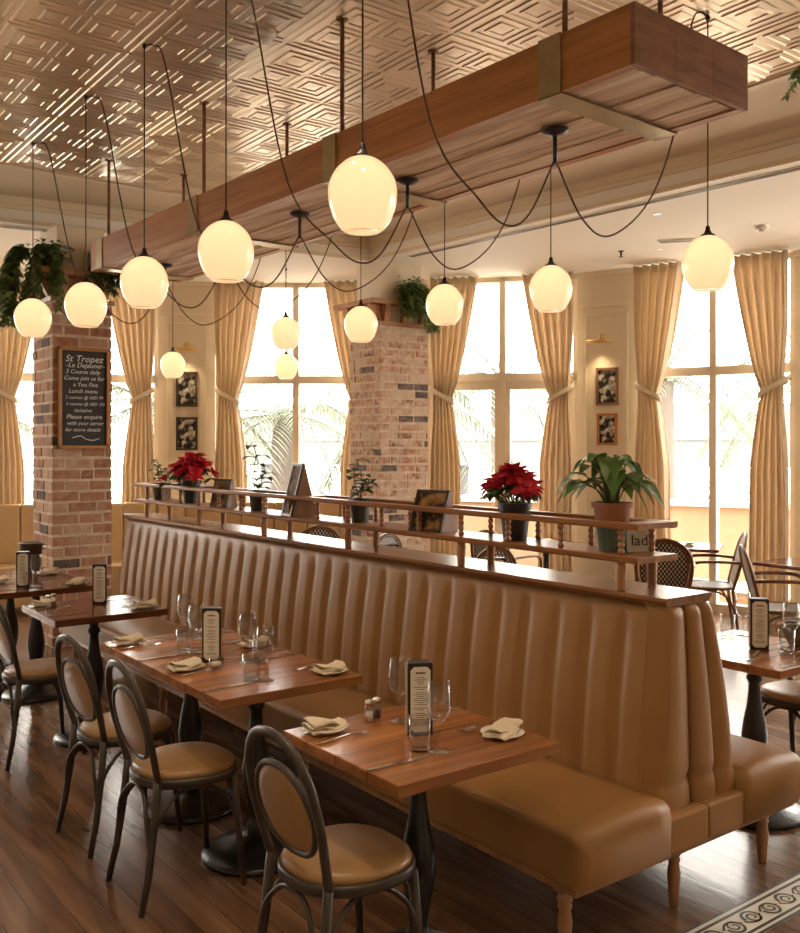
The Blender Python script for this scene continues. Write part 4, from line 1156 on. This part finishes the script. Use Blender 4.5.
# white card with black lettering behind the terracotta planter
p = at_rack(640, 2.975)
t = thing('table_card', 'white card with black letters on the rack beside the terracotta planter', 'card', (2.985, 2.375, ZSH), R(-30))
MB().prism([(-.03, 0), (.03, 0), (.004, .085), (-.004, .085)], -.05, .05, 'x').build('card', 'menu_paper', t)
text_mesh('lettering', 'lad', .062, 'tile_black', t, (0, -.0195, .042), (R(72), 0, 0), shear=.1)

# ================================================================== HANGING FERNS / IVY
def ivy(label, loc, seed, n=16, ln=.5, rad=.16, spread=None, matn='leaf_dark', lf=.05, pot_=True, bush=120):
    rr = random.Random(seed); t = thing('trailing_ivy', label, 'plant', loc, 0, 'trailing plants above the pillars')
    g = MB(); st = MB()
    if pot_: MB().lathe([(0, 0), (.07, 0), (.10, .13), (.09, .13), (.06, .01), (0, .01)], 20).build('pot', 'pot_dark', t)
    for k in range(bush):
        a = rr.uniform(0, 2 * PI); b = rr.uniform(-.1, 1.3); r_ = rad * rr.uniform(.3, 1)
        c = Vector((r_ * math.cos(a) * math.cos(b), r_ * math.sin(a) * math.cos(b), .12 + r_ * .9 * math.sin(b)))
        g.leaf(c, (math.cos(a), math.sin(a), rr.uniform(-.3, .6)), (0, 0, 1), lf * rr.uniform(.8, 1.6), lf * .6, .5)
    for k in range(n):
        a = (rr.uniform(*spread) if spread else rr.uniform(0, 2 * PI)); L_ = ln * rr.uniform(.4, 1.0); r0 = rad * rr.uniform(.7, 1.05)
        pts = [(.05 * math.cos(a), .05 * math.sin(a), .12), (r0 * .7 * math.cos(a), r0 * .7 * math.sin(a), .20), (r0 * math.cos(a), r0 * math.sin(a), .08)]
        for i in range(1, 5): pts.append(((r0 + .05 * i * .5) * math.cos(a + .04 * i), (r0 + .05 * i * .5) * math.sin(a + .04 * i), .08 - L_ * i / 4))
        sp = smoothpath(pts, 7); st.tube(sp, .0025, 4)
        for i in range(2, len(sp)):
            for q in range(2):
                b = rr.uniform(0, 2 * PI); g.leaf(sp[i], (math.cos(b), math.sin(b), -.2), (0, 0, 1), lf * rr.uniform(.7, 1.3), lf * .62, .5, .2, 3)
    st.build('vines', 'stem', t); g.build('foliage', matn, t)
def at_pt(px, py, d):
    u = (px - 400) / F; q = (FW + RT * u) * d; return (q.x, q.y, CAMH + (446 - py) / F * d)
zt = 3.18
ivy('bushy ivy trailing down the left corner of the left brick pillar', (2.42, 8.02, zt), 2, 13, .50, .17, (PI * .8, PI * 1.5), 'leaf_fern', .055, bush=100)
ivy('fern spilling over the right half of the left pillar shelf', (2.86, 8.0, zt), 5, 12, .30, .18, (PI * 1.2, PI * 2.1), 'leaf_dark', .055, bush=150)
ivy('pale fern fronds hanging lowest beside the left pillar', (2.30, 8.22, zt), 15, 9, .62, .18, (PI * .8, PI * 1.3), 'leaf_fern', .07, pot_=False, bush=30)
ivy('trailing fern on the right corner of the farther brick pillar shelf', (5.90, 7.60, zt - .02), 9, 18, .36, .20, (PI * 1.1, PI * 2.2), 'leaf_fern', .06, bush=220)
ivy('ivy hanging from the ceiling at the top right corner', (4.37, 2.32, 3.50), 11, 12, .22, .11, (PI * .5, PI * 1.4), 'leaf_fern', .03, bush=70)
# the ceiling hook for the corner ivy
t = thing('plant_hanger', 'thin wire hanger carrying the ivy at the top right corner', 'hanger', (4.37, 2.32, 3.50))
for k in range(3):
    a = k * 2 * PI / 3; MB().tube([(.095 * math.cos(a), .095 * math.sin(a), .12), (0, 0, .295)], .002, 5).build('wire', 'black_metal', t)

# ================================================================== PICTURES ON THE PIERS
def seg_pt(i, x, off=0):
    P, Q = Vector(fac[i]), Vector(fac[i + 1]); d = (Q - P).normalized(); n_ = Vector((d.y, -d.x)); v = P + d * x + n_ * off
    return (v.x, v.y), math.atan2(d.y, d.x)
def wall_pic(i, x, zc, w, h, frame, photo, label):
    (X, Y), a = seg_pt(i, x, .0)
    t = thing('framed_photo', label, 'picture', (X, Y, zc), a, 'framed black-and-white photographs on the pilasters')
    m = MB(); f = .025; q = w / 2; r_ = h / 2
    m.box((-q, -.03, -r_), (-q + f, -.002, r_)).box((q - f, -.03, -r_), (q, -.002, r_)).box((-q, -.03, -r_), (q, -.002, -r_ + f)).box((-q, -.03, r_ - f), (q, -.002, r_)); m.build('frame', frame, t)
    MB().box((-q + f, -.014, -r_ + f), (q - f, -.003, r_ - f)).build('photograph', photo, t)
def pic_light(i, x, z, label):
    (X, Y), a = seg_pt(i, x); t = thing('picture_light', label, 'wall lamp', (X, Y, z), a, 'brass picture lights')
    MB().tube([(-.13, -.11, 0), (.13, -.11, 0)], .020, 12).build('shade', 'brass', t)
    MB().tube(smoothpath([(0, -.01, .05), (0, -.06, .07), (0, -.11, .01)], 5), .007, 8).build('arm', 'brass', t)
    MB().lathe([(0, 0), (.04, 0), (.04, .015), (0, .02)], 16).build('wall_plate', 'brass', t, loc=(0, -.001, .05), rot=(PI / 2, 0, 0))
    lp = bpy.data.lights.new('picture_bulb', 'SPOT'); lp.energy = 5; lp.color = (1, .75, .42); lp.spot_size = R(120); lp.spot_blend = .8; lp.shadow_soft_size = .03
    lo = bpy.data.objects.new('picture_bulb', lp); C.objects.link(lo); lo.location = (0, -.11, -.025); lo.rotation_euler = (R(-18), 0, 0); lo.parent = t
# pilaster 2 (span 8) px 582-637, pilaster 1 (span 4) px 158-215
L8 = (Vector(fac[9]) - Vector(fac[8])).length; L4 = (Vector(fac[5]) - Vector(fac[4])).length
wall_pic(8, L8 * .52, 2.34, .24, .40, 'frame_brown', 'photo_bw', 'framed black-and-white photograph, upper on the right pilaster')
wall_pic(8, L8 * .52, 1.88, .22, .34, 'frame_orange', 'photo_bw2', 'framed photograph with orange wood frame, lower on the right pilaster')
pic_light(8, L8 * .42, 2.82, 'brass picture light above the pictures on the right pilaster')
wall_pic(4, L4 * .50, 2.35, .24, .40, 'frame_dark', 'photo_bw', 'framed black-and-white photograph, upper on the left pilaster')
wall_pic(4, L4 * .50, 1.84, .24, .38, 'frame_dark', 'photo_bw2', 'framed black-and-white photograph, lower on the left pilaster behind the plants')
pic_light(4, L4 * .50, 2.80, 'brass picture light above the pictures on the left pilaster')

# wall banquette following the far facade
def wall_bench():
    for i, (f0, f1), lb in ((3, (0, 1), 'tan leather wall banquette under the left window'), (2, (0, 1), 'tan leather wall banquette at the far left edge'), (5, (0, 1), 'tan leather wall banquette under the far window between the pillars'), (4, (0, 1), 'tan leather wall banquette below the far pilaster')):
        P, Q = fac[i], fac[i + 1]; d = Vector(Q) - Vector(P); Ln = d.length
        t = thing('wall_banquette', lb, 'banquette', (P[0], P[1], 0), math.atan2(d.y, d.x), 'tan wall banquettes under the far windows')
        MB().box((0.03, -.86, .05), (Ln - .03, -.36, .46)).build('seat_cushion', 'leather_wall', t, bevel=.02)
        k = max(1, round(Ln / .38)); w = (Ln - .04) / k
        for q in range(k): MB().box((.02 + q * w + .003, -.42, .44), (.02 + (q + 1) * w - .003, -.24, 1.08)).build('back_panel', 'leather_wall', t, bevel=.02)
        MB().box((0.01, -.25, .40), (Ln - .01, -.22, 1.06)).build('back_frame', 'trim_cream', t)
wall_bench()

# ================================================================== CEILING FITTINGS
def detector(loc, label, r=.055):
    t = thing('smoke_detector', label, 'smoke detector', loc, 0, 'smoke detectors on the ceilings')
    MB().lathe([(0, 0), (r, 0), (r, -.022), (r * .8, -.03), (0, -.032)], 24).build('base', 'white_plastic', t)
    MB().lathe([(r * .55, -.028), (r * .5, -.048), (0.001, -.052)], 20).build('sensor', 'white_plastic', t)
def on_z(px, py, z):
    d = (z - CAMH) * F / (446 - py); u = (px - 400) / F; q = (FW + RT * u) * d; return (q.x, q.y, z)
detector(on_z(265, 32, ZC - .004), 'white smoke detector on the tin ceiling beyond the beam')
detector(on_z(762, 226, ZS), 'white smoke detector on the lowered ceiling at the right')
q = on_z(676, 240, ZS); t = thing('air_vent', 'slim white air vent on the lowered ceiling left of the right pendant', 'vent', q, R(-50))
MB().box((-.16, -.045, -.015), (.16, .045, 0)).build('frame', 'white_plastic', t, bevel=.003); MB().box((-.14, -.02, -.019), (.14, .02, -.014)).build('slot', 'grille', t)
q = on_z(621, 251, ZS); t = thing('sprinkler', 'small sprinkler head on the lowered ceiling above the right pilaster', 'sprinkler', q)
MB().lathe([(0, 0), (.03, 0), (.03, -.005), (.01, -.01), (.01, -.04), (.004, -.05), (.02, -.055), (.02, -.058), (0, -.059)], 16).build('head', 'black_metal', t)
def downlight(loc, label, e=0, size=R(110), colr=(1, .76, .48)):
    t = thing('recessed_downlight', label, 'downlight', loc, 0, 'recessed downlights')
    MB().lathe([(.036, -.001), (.038, -.005), (.030, -.005), (.028, -.001)], 24, cap=False).build('trim_ring', 'white_plastic', t)
    MB().lathe([(.001, -.002), (.029, -.002)], 20, cap=False).build('lamp_disc', 'led', t)
    if e:
        lp = bpy.data.lights.new('added_fill_spot', 'SPOT'); lp.energy = e; lp.color = colr; lp.spot_size = size; lp.spot_blend = .7; lp.shadow_soft_size = .05
        lo = bpy.data.objects.new('added_fill_spot', lp); C.objects.link(lo); lo.location = (0, 0, -.02); lo.parent = t
downlight(on_z(660, 249, ZS), 'small recessed downlight on the lowered ceiling left of the right pendant')
downlight(on_z(657, 214, ZS), 'small recessed downlight on the lowered ceiling near its edge')
FILL_DL = [(1.55, 2.1), (1.65, 3.0), (.85, 4.6), (.2, 2.3), (-.6, 5.2), (1.3, .2), (3.2, -.2), (5.0, .3), (-.8, .6), (.9, 6.4)]  # out-of-view ceiling lamps, added to brighten the tables and the room
for i, (x, y) in enumerate(FILL_DL):
    downlight((x, y, ZC - .024), 'added fill downlight out of view in the tin ceiling', 10 if i > 1 else 15, R(110) if i > 1 else R(75))
# linear diffusers in the lowered ceiling
a, b = Vector(SE[1]), Vector(SE[2]); d = (b - a).normalized()
t = thing('linear_diffuser', 'long slot air diffuser along the right edge of the lowered ceiling', 'vent', (a.x + d.x * .45 + .14, a.y + d.y * .45, ZS), math.atan2(d.y, d.x))
MB().box((0, -.04, -.008), (4.6, .04, 0)).build('frame', 'white_plastic', t)
for k in range(2): MB().box((.02, -.028 + k * .032, -.011), (4.58, -.006 + k * .032, -.006)).build('slot', 'grille', t)
a, b = Vector(SE[0]), Vector(SE[1]); d = (b - a).normalized()
s0 = a + d * 4.0
t = thing('linear_diffuser', 'slot air diffuser in the lowered ceiling above the left pillar', 'vent', (s0.x, s0.y + .13, ZS), math.atan2(d.y, d.x))
MB().box((0, -.05, -.008), (1.45, .05, 0)).build('frame', 'white_plastic', t)
MB().box((.02, -.035, -.011), (1.43, .035, -.006)).build('slot', 'grille', t)

# ================================================================== OUTSIDE
struct(MB().prism([(-20, -20), (60, -20), (60, 60), (-20, 60)], -.6, -.12).build('ground', 'ground'))
off = []
def outset(dist):
    pts = []
    for i, p in enumerate(fac):
        a = Vector(fac[max(i - 1, 0)]); b = Vector(fac[min(i + 1, len(fac) - 1)]); d = (b - a).normalized(); n_ = Vector((-d.y, d.x)); v = Vector(p) + n_ * dist; pts.append((v.x, v.y))
    return pts
o1, o2 = outset(2.6), outset(2.8); o0 = outset(.0)
m = MB(); m.prism([(p[0], p[1]) for p in outset(.3)] + o1[::-1], -.12, -.01)
struct(m.build('terrace_floor', 'terrace'))
t = thing('terrace_wall', 'low peach terrace wall with white capping outside the windows', 'wall')
MB().prism(o1 + o2[::-1], -.12, .92).build('wall_body', 'parapet', t)
MB().prism(outset(2.55) + outset(2.9)[::-1], .92, .99).build('capping', 'parapet_cap', t)
def palm(label, loc, h, seed, nf=22, fl=2.2):
    rr = random.Random(seed); t = thing('palm_tree', label, 'tree', loc, 0, 'palm trees outside the windows')
    lean = rr.uniform(-.3, .3)
    pts = smoothpath([(0, 0, 0), (lean * .3, 0, h * .4), (lean, lean * .5, h)], 8)
    MB().tube(pts, [.22 - .06 * i / len(pts) + (.02 if i % 2 else 0) for i in range(len(pts))], 12).build('trunk', 'palm_trunk', t)
    top = pts[-1]; g = MB()
    for k in range(nf):
        a = 2 * PI * k / nf * 1.62 + rr.uniform(-.2, .2); el = rr.uniform(-.2, 1.2); L_ = fl * rr.uniform(.8, 1.1)
        mid = []
        for i in range(13):
            q = i / 12; r_ = L_ * q * math.cos(el) * (1 - .1 * q); z = L_ * q * math.sin(el) - L_ * .65 * q * q * (1.2 - .3 * math.sin(el))
            mid.append(top + Vector((r_ * math.cos(a), r_ * math.sin(a), z)))
        g.tube(mid, .012, 4)
        for i in range(1, 13):
            p = mid[i]; dd = (mid[i] - mid[i - 1]).normalized(); sd = dd.cross(Vector((0, 0, 1))).normalized()
            for w in (0, .5):
                p2 = p - dd * (L_ / 12 * w)
                for s_ in (-1, 1): g.leaf(p2, sd * s_ + dd * .7, (0, 0, 1), .42 * (1.1 - .6 * abs(i / 12 - .4)), .035, .4, .1, 3)
    g.build('fronds', 'palm_leaf', t)
palm('palm with rough trunk outside the right window, left pane', (12.9, 9.7, -.12), 2.9, 3)
palm('palm outside the right window, behind the right curtain', (14.0, 7.6, -.12), 3.1, 5)
palm('palm outside the middle window', (9.3, 11.9, -.12), 2.5, 7)
palm('palm outside the middle window, farther right', (11.8, 12.4, -.12), 3.0, 8)
palm('palm outside the far window, left', (6.0, 14.6, -.12), 2.5, 9)
palm('palm outside the far window, right', (7.8, 13.5, -.12), 2.3, 10)
palm('palm outside the left window', (3.5, 15.5, -.12), 2.2, 12)
# distant pale road bridge
t = thing('road_bridge', 'pale concrete bridge far outside the right window', 'bridge', (26, 20, 0), R(-55))
MB().box((-18, 0, 1.0), (26, 3, 1.9)).build('deck', 'bridge', t)
MB().box((-18, -.1, 1.9), (26, .15, 3.1)).build('parapet', 'bridge_light', t)
for k in range(6): MB().box((-15 + k * 7, .6, -.2), (-14 + k * 7, 2.4, 1.0)).build('pier', 'bridge', t)

# ================================================================== LIGHT
WORLD = 4.0
w = bpy.data.worlds.new('World'); scene.world = w; w.use_nodes = True
bg = w.node_tree.nodes['Background']; bg.inputs[0].default_value = (1.0, .95, .86, 1); bg.inputs[1].default_value = WORLD
# light portals filling each window opening (they only guide sampling of the sky)
for i, kind in enumerate(spans):
    if kind != 'window': continue
    P, Q = Vector(fac[i]), Vector(fac[i + 1]); d = Q - P; mid = (P + Q) / 2; n_ = Vector((d.y, -d.x)).normalized()
    l = bpy.data.lights.new('daylight_portal', 'AREA'); l.shape = 'RECTANGLE'; l.size = d.length; l.size_y = ZS; l.cycles.is_portal = True
    o = bpy.data.objects.new('daylight_portal', l); C.objects.link(o)
    o.location = (mid.x - n_.x * .2, mid.y - n_.y * .2, ZS / 2)
    o.rotation_euler = Vector((n_.x, n_.y, 0)).to_track_quat('-Z', 'Z').to_euler()

for o_ in C.objects:
    if o_.get('label') and len(o_['label'].split()) > 16: print('LONG', o_.name, o_['label'])
# ================================================================== CAMERA
cam = bpy.data.cameras.new('camera'); co = bpy.data.objects.new('camera', cam); C.objects.link(co)
co.location = (0, 0, CAMH); co.rotation_euler = (PI / 2, 0, -YAW)
cam.sensor_fit = 'HORIZONTAL'; cam.sensor_width = 36; cam.lens = F / 800 * 36; cam.shift_y = -20.5 / 800; cam.clip_end = 200
scene.camera = co
vs = scene.view_settings
vs.view_transform = 'Standard'; vs.look = 'None'; vs.gamma = 1; vs.use_curve_mapping = False
vs.exposure = 1.9
scene.cycles.max_bounces = 8; scene.cycles.transparent_max_bounces = 16
scene.cycles.sample_clamp_indirect = 6
